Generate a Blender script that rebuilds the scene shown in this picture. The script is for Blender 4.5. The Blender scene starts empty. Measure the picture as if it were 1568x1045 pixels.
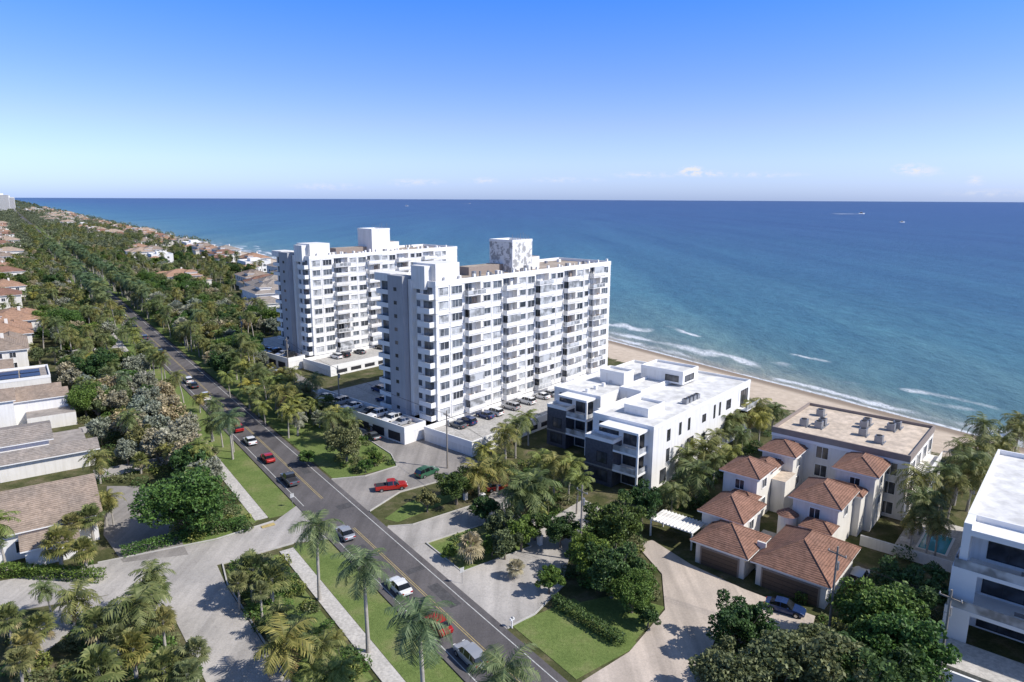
import bpy, math, random
import numpy as np
from mathutils import Matrix, Vector
random.seed(7); rng=np.random.default_rng(11)
R=math.radians
H=50.0; P=R(11.73); SP,CP=math.sin(P),math.cos(P)
scene=bpy.context.scene
# ---------------------------------------------------------------- survey helpers
def G(u,v,z=0.0):
    """site survey: bearing/depression reading -> world point lying on the plane of height z"""
    x=(u-784)/1045.0; y=(522.5-v)/1045.0+x*0.0043
    k=(H-z)/(SP-y*CP)
    return (x*k,(CP+y*SP)*k)
def ST(s,t): return (-.592*s+.8058*t,.8058*s+.592*t)      # road frame: s along road, t seaward
E=(.653,.757); F=(-.757,.653); EA=math.atan2(.757,.653); RA=math.atan2(.592,.8058)
def EF(o,e,f): return (o[0]+E[0]*e+F[0]*f,o[1]+E[1]*e+F[1]*f)
# ---------------------------------------------------------------- materials
def nodes(name):
    m=bpy.data.materials.new(name); m.use_nodes=True; nt=m.node_tree; return m,nt,nt.nodes['Principled BSDF']
def math_(nt,op,a,b=None,c=None,clamp=False):
    n=nt.nodes.new('ShaderNodeMath'); n.operation=op; n.use_clamp=clamp
    for i,x in enumerate((a,b,c)):
        if x is None: continue
        if isinstance(x,(int,float)): n.inputs[i].default_value=x
        else: nt.links.new(x,n.inputs[i])
    return n.outputs[0]
def ramp(nt,fac,stops,interp='LINEAR'):
    r=nt.nodes.new('ShaderNodeValToRGB'); r.color_ramp.interpolation=interp
    e=r.color_ramp.elements
    while len(e)<len(stops): e.new(.5)
    for i,(p,c) in enumerate(stops):
        e[i].position=p; e[i].color=(c[0],c[1],c[2],1)
    nt.links.new(fac,r.inputs[0]); return r.outputs[0]
def mixc(nt,fac,a,b,mode='MIX'):
    n=nt.nodes.new('ShaderNodeMix'); n.data_type='RGBA'; n.blend_type=mode
    for i,x in ((0,fac),(6,a),(7,b)):
        if isinstance(x,(int,float)): n.inputs[i].default_value=x
        elif isinstance(x,tuple): n.inputs[i].default_value=(x[0],x[1],x[2],1)
        else: nt.links.new(x,n.inputs[i])
    return n.outputs[2]
def noise(nt,co,scale,detail=4,rough=.6,stretch=None):
    n=nt.nodes.new('ShaderNodeTexNoise'); n.inputs['Scale'].default_value=scale
    n.inputs['Detail'].default_value=detail; n.inputs['Roughness'].default_value=rough
    if stretch:
        mp=nt.nodes.new('ShaderNodeMapping'); mp.inputs['Rotation'].default_value=(0,0,stretch[3]); mp.inputs['Scale'].default_value=stretch[:3]
        nt.links.new(co,mp.inputs[0]); co=mp.outputs[0]
    nt.links.new(co,n.inputs['Vector']); return n.outputs['Fac']
def coords(nt,world=False):
    if world: return nt.nodes.new('ShaderNodeNewGeometry').outputs['Position']
    return nt.nodes.new('ShaderNodeTexCoord').outputs['Object']
def addbump(nt,b,h,strength,dist):
    n=nt.nodes.new('ShaderNodeBump'); n.inputs['Strength'].default_value=strength; n.inputs['Distance'].default_value=dist
    nt.links.new(h,n.inputs['Height']); nt.links.new(n.outputs[0],b.inputs['Normal'])
def M(name,c,r=.8,var=.15,scale=1.2,bump=0,bscale=12,metal=0,spec=.4,fine=None,world=False,streak=False):
    m,nt,b=nodes(name); co=coords(nt,world)
    f=noise(nt,co,scale,5,.65)
    col=ramp(nt,f,[(.3,[x*(1-var) for x in c]),(.7,[min(1,x*(1+var)) for x in c])])
    if fine:
        g=noise(nt,co,fine,3,.6); col=mixc(nt,.6,col,ramp(nt,g,[(.35,(.6,.6,.6)),(.65,(1.15,1.15,1.15))]),'MULTIPLY')
    if streak:
        g=noise(nt,co,1.6,4,.7,(1,1,.07,0)); col=mixc(nt,.5,col,ramp(nt,g,[(.35,(.80,.79,.77)),(.55,(1,1,1))]),'MULTIPLY')
    nt.links.new(col,b.inputs['Base Color']); b.inputs['Roughness'].default_value=r
    b.inputs['Metallic'].default_value=metal; b.inputs['Specular IOR Level'].default_value=spec
    if bump: addbump(nt,b,noise(nt,co,bscale,4),bump,.05)
    return m
WHITE=M('white_stucco',(.80,.785,.765),.85,.04,.35,streak=True)
WHITE2=M('white_paint',(.82,.81,.795),.7,.03,.5)
GREYP=M('grey_painted_panel',(.38,.385,.41),.8,.05,.3,streak=True)
ROOFW=M('white_membrane_roof',(.74,.73,.71),.8,.07,.2,fine=.5)
ROOFT=M('tan_gravel_roof',(.42,.35,.28),.95,.25,.15,fine=1.5)
ROOFB=M('beige_membrane_roof',(.64,.53,.42),.9,.15,.25,fine=.9)
ROOFG=M('grey_membrane_roof',(.36,.32,.29),.9,.15,.25,fine=.9)
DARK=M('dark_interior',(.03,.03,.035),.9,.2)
SLATE=M('dark_slate_cladding',(.075,.08,.10),.6,.35,2,bump=.3,bscale=5)
CONC=M('concrete',(.46,.44,.41),.9,.14,.25,fine=2.2,world=True)
CONC2=M('concrete_walk',(.54,.51,.47),.9,.1,.3,fine=3,world=True)
KERB=M('kerb_concrete',(.48,.46,.43),.9,.1,1)
YEL=M('yellow_road_paint',(.48,.37,.15),.7,.25,2,world=True); WPAINT=M('white_road_paint',(.52,.52,.50),.7,.25,2,world=True)
STUC2=M('cream_stucco',(.75,.72,.67),.85,.05,.4,streak=True)
METAL=M('grey_metal',(.28,.29,.31),.45,.15,1,metal=.4)
WOODP=M('weathered_wood',(.26,.23,.20),.9,.2,2)
GARAGE=M('bronze_garage_door',(.13,.09,.065),.6,.15,3)
TAUPE=M('taupe_trim',(.28,.23,.20),.8,.1,1)
POOL=M('pool_water',(.06,.34,.40),.08,.1,1,bump=.2,bscale=2)
RUBBER=M('tyre_rubber',(.02,.02,.02),.9,.1)
SOLAR=M('solar_panels',(.03,.035,.055),.3,.2,1)
PATCH=M('asphalt_patch',(.085,.082,.085),.9,.15,1,fine=4)
def glassmat(name,c,r=.12):
    m,nt,b=nodes(name); co=coords(nt); f=noise(nt,co,.45,2)
    nt.links.new(ramp(nt,f,[(.4,[x*.6 for x in c]),(.6,[x*1.5 for x in c])]),b.inputs['Base Color'])
    b.inputs['Roughness'].default_value=r; b.inputs['Specular IOR Level'].default_value=.6; return m
GLASS=glassmat('window_glass',(.05,.055,.065)); GLASSC=glassmat('condo_window_glass',(.115,.13,.15),.15); GLASSL=glassmat('window_glass_curtained',(.36,.37,.38),.25); CGLASS=glassmat('car_glass',(.015,.018,.022),.05)
def tile(name,c):
    m,nt,b=nodes(name); co=coords(nt)
    w=nt.nodes.new('ShaderNodeTexWave'); w.bands_direction='Z'; w.inputs['Scale'].default_value=2.0; w.inputs['Distortion'].default_value=1.5; w.inputs['Detail'].default_value=2
    nt.links.new(co,w.inputs['Vector'])
    w2=nt.nodes.new('ShaderNodeTexWave'); w2.bands_direction='DIAGONAL'; w2.inputs['Scale'].default_value=1.2; w2.inputs['Distortion'].default_value=.3
    nt.links.new(co,w2.inputs['Vector'])
    f=noise(nt,co,1.3,7,.8); g2=noise(nt,co,.25,3,.6)
    col=ramp(nt,f,[(.28,[x*.55 for x in c]),(.5,c),(.74,[min(1,x*1.45) for x in c])])
    col=mixc(nt,.6,col,ramp(nt,g2,[(.35,(.75,.78,.8)),(.65,(1.15,1.1,1.05))]),'MULTIPLY')
    col=mixc(nt,.6,col,ramp(nt,w.outputs['Fac'],[(0,(.35,.35,.35)),(.4,(1,1,1))]),'MULTIPLY')
    nt.links.new(col,b.inputs['Base Color']); b.inputs['Roughness'].default_value=.95; b.inputs['Specular IOR Level'].default_value=.15
    h=math_(nt,'ADD',w.outputs['Fac'],w2.outputs['Fac']); addbump(nt,b,h,.6,.06); return m
TERRA=tile('terracotta_tiles',(.28,.16,.12)); TERRO=tile('orange_tiles',(.42,.26,.18)); BROWN=tile('brown_tiles',(.34,.27,.22)); GREYT=tile('grey_tiles',(.34,.30,.27)); PINKT=tile('pale_clay_tiles',(.44,.34,.265))
def foliage(name,dark,light,sat=.25,rough=.55,gain=1.42):
    dark=[x*gain for x in dark]; light=[x*gain for x in light]
    m,nt,b=nodes(name)
    g=nt.nodes.new('ShaderNodeNewGeometry'); oi=nt.nodes.new('ShaderNodeObjectInfo')
    c=ramp(nt,g.outputs['Random Per Island'],[(0,dark),(.7,[(a+d)/2 for a,d in zip(dark,light)]),(1,light)])
    f=noise(nt,coords(nt),.55,3)
    c=mixc(nt,.8,c,ramp(nt,f,[(.3,(.6,.65,.55)),(.7,(1.3,1.25,1.15))]),'MULTIPLY')
    c=mixc(nt,1.0,c,ramp(nt,oi.outputs['Random'],[(0,(.72,.85,.85)),(.5,(1,1,1)),(1,(1.4,1.15,.9))]),'MULTIPLY')
    nt.links.new(c,b.inputs['Base Color']); b.inputs['Roughness'].default_value=rough; b.inputs['Specular IOR Level'].default_value=.3
    tr=nt.nodes.new('ShaderNodeBsdfTranslucent'); nt.links.new(c,tr.inputs[0])
    mx=nt.nodes.new('ShaderNodeMixShader'); mx.inputs[0].default_value=sat
    nt.links.new(b.outputs[0],mx.inputs[1]); nt.links.new(tr.outputs[0],mx.inputs[2])
    nt.links.new(mx.outputs[0],nt.nodes['Material Output'].inputs[0]); return m
LEAF=foliage('broad_leaf',(.038,.075,.02),(.14,.23,.055)); LEAFD=foliage('dark_leaf',(.028,.055,.02),(.095,.155,.048))
LEAFO=foliage('olive_leaf',(.07,.085,.038),(.21,.22,.11)); LEAFS=foliage('silver_leaf',(.17,.17,.13),(.33,.325,.27))
PALML=foliage('palm_frond',(.06,.082,.027),(.21,.22,.09)); PALMY=foliage('yellow_palm_frond',(.085,.11,.028),(.27,.28,.085))
PALMD=foliage('royal_palm_frond',(.045,.078,.038),(.17,.215,.11)); FARL=foliage('hazed_distant_leaf',(.08,.092,.052),(.20,.215,.135))  # distant leaves are paler: aerial haze painted into their colour
PALMS=foliage('dry_palm_frond',(.12,.10,.06),(.30,.26,.16))
BARK=M('bark',(.20,.17,.14),.95,.25,3,bump=.5); PBARK=M('palm_bark',(.38,.35,.31),.95,.2,2,bump=.4,bscale=6)
def lawnmat():
    m,nt,b=nodes('lawn_grass'); co=coords(nt,True)
    f=noise(nt,co,.14,5,.65); g=noise(nt,co,2.5,5,.8)
    c=ramp(nt,f,[(.3,(.115,.165,.05)),(.5,(.165,.215,.07)),(.62,(.22,.235,.10)),(.75,(.30,.26,.15))])
    c=mixc(nt,.85,c,ramp(nt,g,[(.3,(.6,.65,.55)),(.7,(1.3,1.3,1.25))]),'MULTIPLY')
    nt.links.new(c,b.inputs['Base Color']); b.inputs['Roughness'].default_value=.95; b.inputs['Specular IOR Level'].default_value=.1; addbump(nt,b,noise(nt,co,9,4),.8,.12); return m
LAWN=lawnmat()
def asphalt(name,c,rot,crack=.5):
    m,nt,b=nodes(name); co=coords(nt,True)
    f=noise(nt,co,.5,5,.6,(1,.06,1,rot)); g=noise(nt,co,5,4,.8); h=noise(nt,co,.08,3); k=noise(nt,co,.35,6,.7)
    col=ramp(nt,f,[(.3,[x*.8 for x in c]),(.7,[x*1.25 for x in c])])
    col=mixc(nt,.6,col,ramp(nt,g,[(.3,(.7,.7,.7)),(.7,(1.2,1.2,1.2))]),'MULTIPLY')
    col=mixc(nt,.5,col,ramp(nt,h,[(.4,(.8,.8,.8)),(.6,(1.2,1.18,1.15))]),'MULTIPLY')
    cr=math_(nt,'ABSOLUTE',math_(nt,'SUBTRACT',k,.5)); col=mixc(nt,crack,col,ramp(nt,cr,[(0,(.55,.55,.55)),(.012,(1,1,1))]),'MULTIPLY')
    nt.links.new(col,b.inputs['Base Color']); b.inputs['Roughness'].default_value=.9; b.inputs['Specular IOR Level'].default_value=.25; return m
ASPH=asphalt('road_asphalt',(.125,.116,.118),-RA); ASPH2=asphalt('old_asphalt',(.28,.26,.245),0); PAV=asphalt('beige_pavers',(.50,.43,.37),0.5,.25)
STREET=asphalt('pale_street',(.41,.385,.36),.4)
def groundmat():
    m,nt,b=nodes('ground'); co=coords(nt,True)
    at=nt.nodes.new('ShaderNodeAttribute'); at.attribute_name='inland'; d=at.outputs['Fac']
    f=noise(nt,co,.25,6,.7); g=noise(nt,co,3,4,.8)
    gr=ramp(nt,f,[(.3,(.045,.06,.022)),(.5,(.10,.105,.045)),(.7,(.22,.18,.12))])
    gr=mixc(nt,.7,gr,ramp(nt,g,[(.3,(.5,.5,.5)),(.7,(1.2,1.2,1.2))]),'MULTIPLY')
    sa=ramp(nt,noise(nt,co,.6,6,.7),[(.3,(.46,.375,.29)),(.7,(.62,.52,.415))])
    wet=math_(nt,'MULTIPLY',math_(nt,'SUBTRACT',d,2.5),.25,clamp=True)
    sa=mixc(nt,wet,(.27,.215,.165),sa)
    k=math_(nt,'SUBTRACT',d,math_(nt,'MULTIPLY_ADD',f,14.0,17.0)); k=math_(nt,'MULTIPLY',k,.7,clamp=True)
    nt.links.new(mixc(nt,k,sa,gr),b.inputs['Base Color']); b.inputs['Roughness'].default_value=.95; b.inputs['Specular IOR Level'].default_value=.1
    addbump(nt,b,g,.5,.15); return m
def seamat():
    m,nt,b=nodes('sea_water'); co=coords(nt,True)
    at=nt.nodes.new('ShaderNodeAttribute'); at.attribute_name='shore'; d=at.outputs['Fac']
    crot=math.atan2(.548,.837)
    big=noise(nt,co,.012,5,.6,(1,.22,1,-crot)); wob=noise(nt,co,.035,4,.6,(1,.4,1,-crot)); chop=noise(nt,co,.22,6,.72,(1,.45,1,-crot))
    far=noise(nt,co,.0022,5,.6,(1,.12,1,-crot))
    lg=math_(nt,'DIVIDE',math_(nt,'LOGARITHM',math_(nt,'ADD',math_(nt,'MAXIMUM',d,0.0),10.0),10.0),4.6)
    lg=math_(nt,'ADD',lg,math_(nt,'MULTIPLY_ADD',big,.14,-.07)); lg=math_(nt,'ADD',lg,math_(nt,'MULTIPLY_ADD',far,.16,-.08))
    c=ramp(nt,lg,[(.20,(.33,.29,.23)),(.27,(.20,.25,.23)),(.35,(.10,.20,.215)),(.45,(.052,.160,.215)),(.55,(.030,.110,.190)),(.67,(.020,.066,.160)),(.82,(.014,.043,.132)),(1,(.013,.037,.115))])
    c=mixc(nt,.85,c,ramp(nt,chop,[(.3,(.5,.6,.68)),(.7,(1.4,1.32,1.25))]),'MULTIPLY')
    c=mixc(nt,.95,c,ramp(nt,noise(nt,co,.02,5,.65,(.9,.06,1,-crot)),[(.35,(.66,.78,.86)),(.65,(1.4,1.24,1.14))]),'MULTIPLY')
    dd=math_(nt,'ADD',d,math_(nt,'MULTIPLY_ADD',wob,34.0,-17.0))
    fine=noise(nt,co,.9,5,.8)
    foam=None
    for i,(pos,w,th) in enumerate(((1.0,1.2,.05),(6.0,2.4,.43),(15.0,3.2,.49),(26.0,3.2,.53),(40,2.2,.58))):
        msk=noise(nt,co,.022+.004*i,2,.5,(1,1,1,.3*i))
        a=math_(nt,'SUBTRACT',dd if pos>3 else math_(nt,'ADD',d,math_(nt,'MULTIPLY_ADD',wob,8.0,-4.0)),pos)
        a=math_(nt,'SUBTRACT',1.0,math_(nt,'DIVIDE',math_(nt,'ABSOLUTE',a),w),clamp=True)
        k=math_(nt,'MULTIPLY',math_(nt,'SUBTRACT',msk,th),9.0,clamp=True)
        a=math_(nt,'MULTIPLY',a,k)
        foam=a if foam is None else math_(nt,'MAXIMUM',foam,a)
    foam=math_(nt,'MULTIPLY',foam,math_(nt,'MULTIPLY_ADD',fine,6.0,-2.1,clamp=True),clamp=True)
    foam=math_(nt,'MULTIPLY',foam,1.7,clamp=True)
    nt.links.new(mixc(nt,foam,c,(.74,.76,.76)),b.inputs['Base Color'])
    b.inputs['Roughness'].default_value=.32; b.inputs['Specular IOR Level'].default_value=.2; b.inputs['IOR'].default_value=1.33
    addbump(nt,b,math_(nt,'ADD',chop,math_(nt,'MULTIPLY',fine,.4)),.8,1.2); return m
# ---------------------------------------------------------------- mesh builder
class MB:
    def __init__(s): s.v=[];s.f=[];s.m=[];s.mats=[]
    def mi(s,mat):
        if mat not in s.mats: s.mats.append(mat)
        return s.mats.index(mat)
    def face(s,pts,mat):
        i=len(s.v); s.v+= [tuple(p) for p in pts]; s.f.append(tuple(range(i,i+len(pts)))); s.m.append(s.mi(mat))
    def box(s,x0,x1,y0,y1,z0,z1,mat,top=None):
        i=len(s.v); s.v+=[(x0,y0,z0),(x1,y0,z0),(x1,y1,z0),(x0,y1,z0),(x0,y0,z1),(x1,y0,z1),(x1,y1,z1),(x0,y1,z1)]
        k=s.mi(mat)
        for q in ((0,3,2,1),(0,1,5,4),(1,2,6,5),(2,3,7,6),(3,0,4,7)): s.f.append(tuple(i+a for a in q)); s.m.append(k)
        s.f.append((i+4,i+5,i+6,i+7)); s.m.append(s.mi(top) if top else k)
    def prism(s,poly,z0,z1,mat,side=None):
        a=sum(poly[i][0]*poly[(i+1)%len(poly)][1]-poly[(i+1)%len(poly)][0]*poly[i][1] for i in range(len(poly)))
        if a<0: poly=poly[::-1]
        s.face([(x,y,z1) for x,y in poly],mat)
        n=len(poly)
        for i in range(n):
            p,q=poly[i],poly[(i+1)%n]; s.face([(p[0],p[1],z0),(q[0],q[1],z0),(q[0],q[1],z1),(p[0],p[1],z1)],side or mat)
    def hip(s,x0,x1,y0,y1,z,rise,mat,over=.5,soff=None):
        x0-=over;x1+=over;y0-=over;y1+=over; w=x1-x0;d=y1-y0;k=min(w,d)/2*.98
        if w>=d: a=(x0+k,(y0+y1)/2,z+rise); b=(x1-k,(y0+y1)/2,z+rise)
        else: a=((x0+x1)/2,y0+k,z+rise); b=((x0+x1)/2,y1-k,z+rise)
        c=[(x0,y0,z),(x1,y0,z),(x1,y1,z),(x0,y1,z)]
        if w>=d:
            s.face([c[0],c[1],b,a],mat);s.face([c[1],c[2],b],mat);s.face([c[2],c[3],a,b],mat);s.face([c[3],c[0],a],mat)
        else:
            s.face([c[0],c[1],a],mat);s.face([c[1],c[2],b,a],mat);s.face([c[2],c[3],b],mat);s.face([c[3],c[0],a,b],mat)
        s.box(x0+.04,x1-.04,y0+.04,y1-.04,z-.22,z-.004,soff or WHITE2)
        for p,q in ((c[0],a),(c[3],a if w>=d else b),(c[1],b if w>=d else a),(c[2],b),(a,b)):
            l=math.hypot(q[0]-p[0],q[1]-p[1])
            if l<.2: continue
            nx,ny=-(q[1]-p[1])/l*.11,(q[0]-p[0])/l*.11
            for sg in (-1,1): s.face([(p[0]+sg*nx,p[1]+sg*ny,p[2]+.0),(q[0]+sg*nx,q[1]+sg*ny,q[2]+.0),(q[0],q[1],q[2]+.13),(p[0],p[1],p[2]+.13)][::sg],mat)
    def gable(s,x0,x1,y0,y1,z,rise,mat,wall,over=.6):
        ym=(y0+y1)/2; t=.18
        for x in (x0,x1): s.face([(x,y0,z-.01),(x,y1,z-.01),(x,ym,z+rise-.05)],wall)
        a=rise/((y1-y0)/2); zo=z-a*over
        for sg,ya in ((-1,y0-over),(1,y1+over)):
            q=[(x0-over,ya,zo),(x1+over,ya,zo),(x1+over,ym,z+rise),(x0-over,ym,z+rise)]
            if sg>0: q=q[::-1]
            s.face([(p[0],p[1],p[2]+t) for p in q],mat); s.face(q[::-1],WHITE2)
        for ya in (y0-over,y1+over): s.face([(x0-over,ya,zo),(x1+over,ya,zo),(x1+over,ya,zo+t),(x0-over,ya,zo+t)],WHITE2)
        for x in (x0-over,x1+over):
            s.face([(x,y0-over,zo),(x,ym,z+rise),(x,ym,z+rise+t),(x,y0-over,zo+t)],WHITE2); s.face([(x,y1+over,zo),(x,ym,z+rise),(x,ym,z+rise+t),(x,y1+over,zo+t)],WHITE2)
    def cyl(s,x,y,z0,z1,r,mat,n=10,r2=None):
        r2=r if r2 is None else r2; i=len(s.v); k=s.mi(mat)
        for j in range(n):
            a=2*math.pi*j/n; s.v.append((x+r*math.cos(a),y+r*math.sin(a),z0)); s.v.append((x+r2*math.cos(a),y+r2*math.sin(a),z1))
        for j in range(n):
            a=i+2*j;b=i+2*((j+1)%n); s.f.append((a,b,b+1,a+1)); s.m.append(k)
        s.f.append(tuple(i+2*j+1 for j in range(n))); s.m.append(k)
    def ycyl(s,x,y0,y1,z,r,mat,n=14):
        i=len(s.v); k=s.mi(mat)
        for j in range(n):
            a=2*math.pi*j/n; s.v.append((x+r*math.cos(a),y0,z+r*math.sin(a))); s.v.append((x+r*math.cos(a),y1,z+r*math.sin(a)))
        for j in range(n):
            a=i+2*j;b=i+2*((j+1)%n); s.f.append((a,a+1,b+1,b)); s.m.append(k)
        s.f.append(tuple(i+2*j for j in range(n))); s.m.append(k); s.f.append(tuple(i+2*j+1 for j in range(n))[::-1]); s.m.append(k)
    def mesh(s,name):
        me=bpy.data.meshes.new(name); me.from_pydata(s.v,[],s.f)
        for m in s.mats: me.materials.append(m)
        me.polygons.foreach_set('material_index',s.m); me.update(); return me
def link(o,loc=(0,0,0),rz=0,sc=1,parent=None):
    o.location=loc; o.rotation_euler=(0,0,rz); o.scale=(sc,sc,sc) if isinstance(sc,(int,float)) else sc
    if parent: o.parent=parent
    scene.collection.objects.link(o); return o
def obj(name,mb,loc=(0,0,0),rz=0,parent=None,sc=1):
    return link(bpy.data.objects.new(name,mb.mesh(name) if isinstance(mb,MB) else mb),loc,rz,sc,parent)
def empty(name,loc,rz): return link(bpy.data.objects.new(name,None),loc,rz)
def npmesh(name,V,Q,mats,MI=None):
    me=bpy.data.meshes.new(name); V=np.asarray(V,dtype=np.float32);Q=np.asarray(Q,dtype=np.int32)
    me.vertices.add(len(V)); me.vertices.foreach_set('co',V.ravel())
    me.loops.add(Q.size); me.loops.foreach_set('vertex_index',Q.ravel())
    me.polygons.add(len(Q)); me.polygons.foreach_set('loop_start',np.arange(len(Q),dtype=np.int32)*4)
    for m in mats: me.materials.append(m)
    if MI is not None: me.polygons.foreach_set('material_index',np.asarray(MI,dtype=np.int32))
    me.update(calc_edges=True); return me
def win(mb,side,p,a0,a1,z0,z1,g=None,fr=None,mull=1,t=.07,w=.08):
    g=g or (GLASSL if random.random()<.35 else GLASS); fr=fr or WHITE2; sg=-1 if side in 'SW' else 1
    def bx(a,b,c,d,dep,mat,back=-.02):
        lo,hi=sorted((p+sg*back,p+sg*dep))
        if side in 'SN': mb.box(a,b,lo,hi,c,d,mat)
        else: mb.box(lo,hi,a,b,c,d,mat)
    bx(a0,a1,z0,z1,.015,g)
    bx(a0-w,a0,z0-w,z1+w,t,fr);bx(a1,a1+w,z0-w,z1+w,t,fr);bx(a0,a1,z0-w,z0,t,fr);bx(a0,a1,z1,z1+w,t,fr)
    for i in range(1,mull+1):
        c=a0+(a1-a0)*i/(mull+1); bx(c-.03,c+.03,z0,z1,.045,fr,back=0)
# ---------------------------------------------------------------- ground / sea
CO=[(36+.548*60000,253-.837*60000),(36+.548*800,253-.837*800),(102.6,151),(36,253),(-258,670),(-454,892),(-932,1510),(-2700,3760),(-9000,11300),(-52000,62000)]
CN=(.837,.548)
def sheet(name,offs,attr,mat):
    V=[];A=[];Fc=[]
    n=len(CO)
    for (o,z,a) in offs:
        for x,y in CO: V.append((x+CN[0]*o,y+CN[1]*o,z)); A.append(a)
    for j in range(len(offs)-1):
        for i in range(n-1):
            Fc.append((j*n+i,j*n+i+1,(j+1)*n+i+1,(j+1)*n+i))
    me=bpy.data.meshes.new(name); me.from_pydata(V,[],Fc); me.materials.append(mat)
    at=me.attributes.new(attr,'FLOAT','POINT'); at.data.foreach_set('value',A); me.update()
    if me.polygons[0].normal.z<0: me.flip_normals()
    return link(bpy.data.objects.new(name,me))
sheet('ground',[(o,z,-o) for o,z in ((-60000,0),(-9000,0),(-2000,0),(-600,0),(-200,0),(-80,0),(-40,0),(-30,0),(-20,-.1),(-10,-.9),(-4,-1.7),(3,-2.2),(14,-3.2),(40,-6))],'inland',groundmat())
sheet('sea',[(o,-2.0,o) for o in (-12,0,3,6,12,20,30,45,70,110,180,300,500,900,1600,3000,6000,12000,25000,60000)],'shore',seamat())
# ---------------------------------------------------------------- roads, paths, lawns
KEEP=[]
zc=[.02]
def slab(name,poly,mat,keep=True,h=None,side=None):
    mb=MB(); zc[0]+=.004; z=zc[0] if h is None else h
    mb.prism(poly,-.05,z,mat,side or mat); obj(name,mb)
    if keep: KEEP.append(poly)
    return z
def st(s0,s1,t0,t1): return [ST(s0,t0),ST(s1,t0),ST(s1,t1),ST(s0,t1)]
def gp(*pts): return [G(*p) for p in pts]
slab('lawn',st(104,1500,28.6,33.5),LAWN,False); slab('lawn',st(20,93,28.6,33.5),LAWN,False)
slab('lawn',st(112,245,42.9,57),LAWN,False); slab('lawn',st(245,1500,42.9,50),LAWN,False)
slab('lawn',gp((610,800),(700,765),(690,755),(640,765),(625,770),(590,795)),LAWN,False)
slab('lawn',st(72.5,82.5,44.8,57),LAWN,False); slab('lawn',st(47.3,58.8,43.4,53.2),LAWN,False)
slab('lawn',gp((880,925),(950,910),(1020,930),(960,998)),LAWN,False)
slab('lawn',gp((240,840),(300,850),(345,830),(400,795),(375,770),(300,800)),LAWN,False)
slab('lawn',st(60,92,19,26),LAWN,False)
slab('street',[ST(92,33.6),ST(106,33.6),ST(102.5,29),ST(101.5,20),ST(104,5),ST(112,-30),ST(104,-30),ST(94.5,5),ST(94,18),ST(94,29)],STREET)
slab('street',[ST(98,18.5),ST(88,18),ST(60,18.5),ST(30,17.5),ST(30,11.5),ST(60,11.8),ST(86,11),ST(92,6),ST(98,4)],STREET)
slab('driveway',gp((165,745),(215,745),(265,800),(290,850),(190,862),(160,820)),ASPH2)
slab('driveway',gp((90,930),(200,905),(215,925),(130,950),(60,1010),(20,1010)),STREET)
for s0 in (138,168,198,232,262): slab('driveway',st(s0,s0+5,8,26.4),STREET)
for a,b in ((20,92.5),(104.5,900)):
    slab('sidewalk',st(a,b,26.5,28.5),CONC2,h=.12,side=KERB)
slab('parking_lot',[ST(97,42.2),ST(113,42.2),ST(110.5,48),ST(111.5,55),ST(118,57),ST(240,56.5),ST(240,63.5),ST(140,64),ST(125,68),ST(104,69),ST(101,60),ST(101,50)],ASPH2)
slab('driveway',[ST(82.5,42.2),ST(90.5,42.2),ST(88.5,46),ST(89,60),ST(94,66),ST(88,66),ST(82.5,60)],STREET)
slab('driveway',[ST(58.6,42.2),ST(82.4,42.2),ST(82.4,44.6),ST(72.2,44.8),ST(72.2,57.2),ST(82.4,57.2),ST(82,61),ST(78,66),ST(80,74),ST(74.5,74),ST(71,64),ST(62,54),ST(59.2,47)],STREET)
slab('driveway',gp((893,1045),(965,1000),(1020,935),(1015,880),(975,835),(1000,828),(1060,866),(1140,903),(1250,945),(1240,978),(1150,985),(1100,972),(1085,1010),(1075,1045),(1000,1100),(890,1100)),PAV)
road=MB()
road.prism([ST(-60,33.6),ST(-60,42.4),ST(6000,42.4),ST(6000,33.6)],-.05,.14,ASPH); obj('road',road); KEEP.append(st(-60,6000,32.6,43.6))
mk=MB()
def strip(s0,s1,t0,t1,mat,z=.144,mb=None): (mb or mk).face([(*ST(s0,t0),z),(*ST(s0,t1),z),(*ST(s1,t1),z),(*ST(s1,t0),z)][::-1],mat)
strip(-60,1500,41.36,41.48,WPAINT,.148)
for a,b in ((-60,92),(105,1500)): strip(a,b,34.46,34.58,WPAINT,.148)
for a,b in ((-60,93),(106,1500)): strip(a,b,37.89,37.97,YEL,.148); strip(a,b,38.17,38.25,YEL,.148)
obj('road_markings',mk)
pm=MB()
for s_,t_,l,w_ in ((66,39.2,6,1.6),(84,35.2,3.4,2),(118,39.3,8,1.4),(100,38.7,2,2.5),(140,35,6,1.5),(52,35.2,4,1.2),(160,39,10,1.8),(76,38.6,1.2,2.6)): strip(s_,s_+l,t_,t_+w_,PATCH,mb=pm)
obj('asphalt_patches',pm)
kb=MB()
def kerb(pts,w=.18,h=.2):
    for (a,b) in zip(pts[:-1],pts[1:]):
        dx,dy=b[0]-a[0],b[1]-a[1]; l=math.hypot(dx,dy)
        if l<.05: continue
        nx,ny=-dy/l*w/2,dx/l*w/2
        kb.prism([(a[0]+nx,a[1]+ny),(b[0]+nx,b[1]+ny),(b[0]-nx,b[1]-ny),(a[0]-nx,a[1]-ny)],-.02,h,KERB)
kerb([ST(113,42.5),ST(110.8,48),ST(111.7,55),ST(118,56.9),ST(240,56.4)])
kerb([ST(72.4,44.9),ST(82.3,44.9),ST(82.3,57),ST(72.4,57),ST(72.4,44.9)])
kerb([ST(58.7,42.6),ST(59,47),ST(61.8,54)]); kerb([ST(90.4,42.6),ST(88.7,46),ST(89.1,60)]); kerb([ST(97,42.6),ST(100.8,50),ST(100.8,60)])
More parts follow.
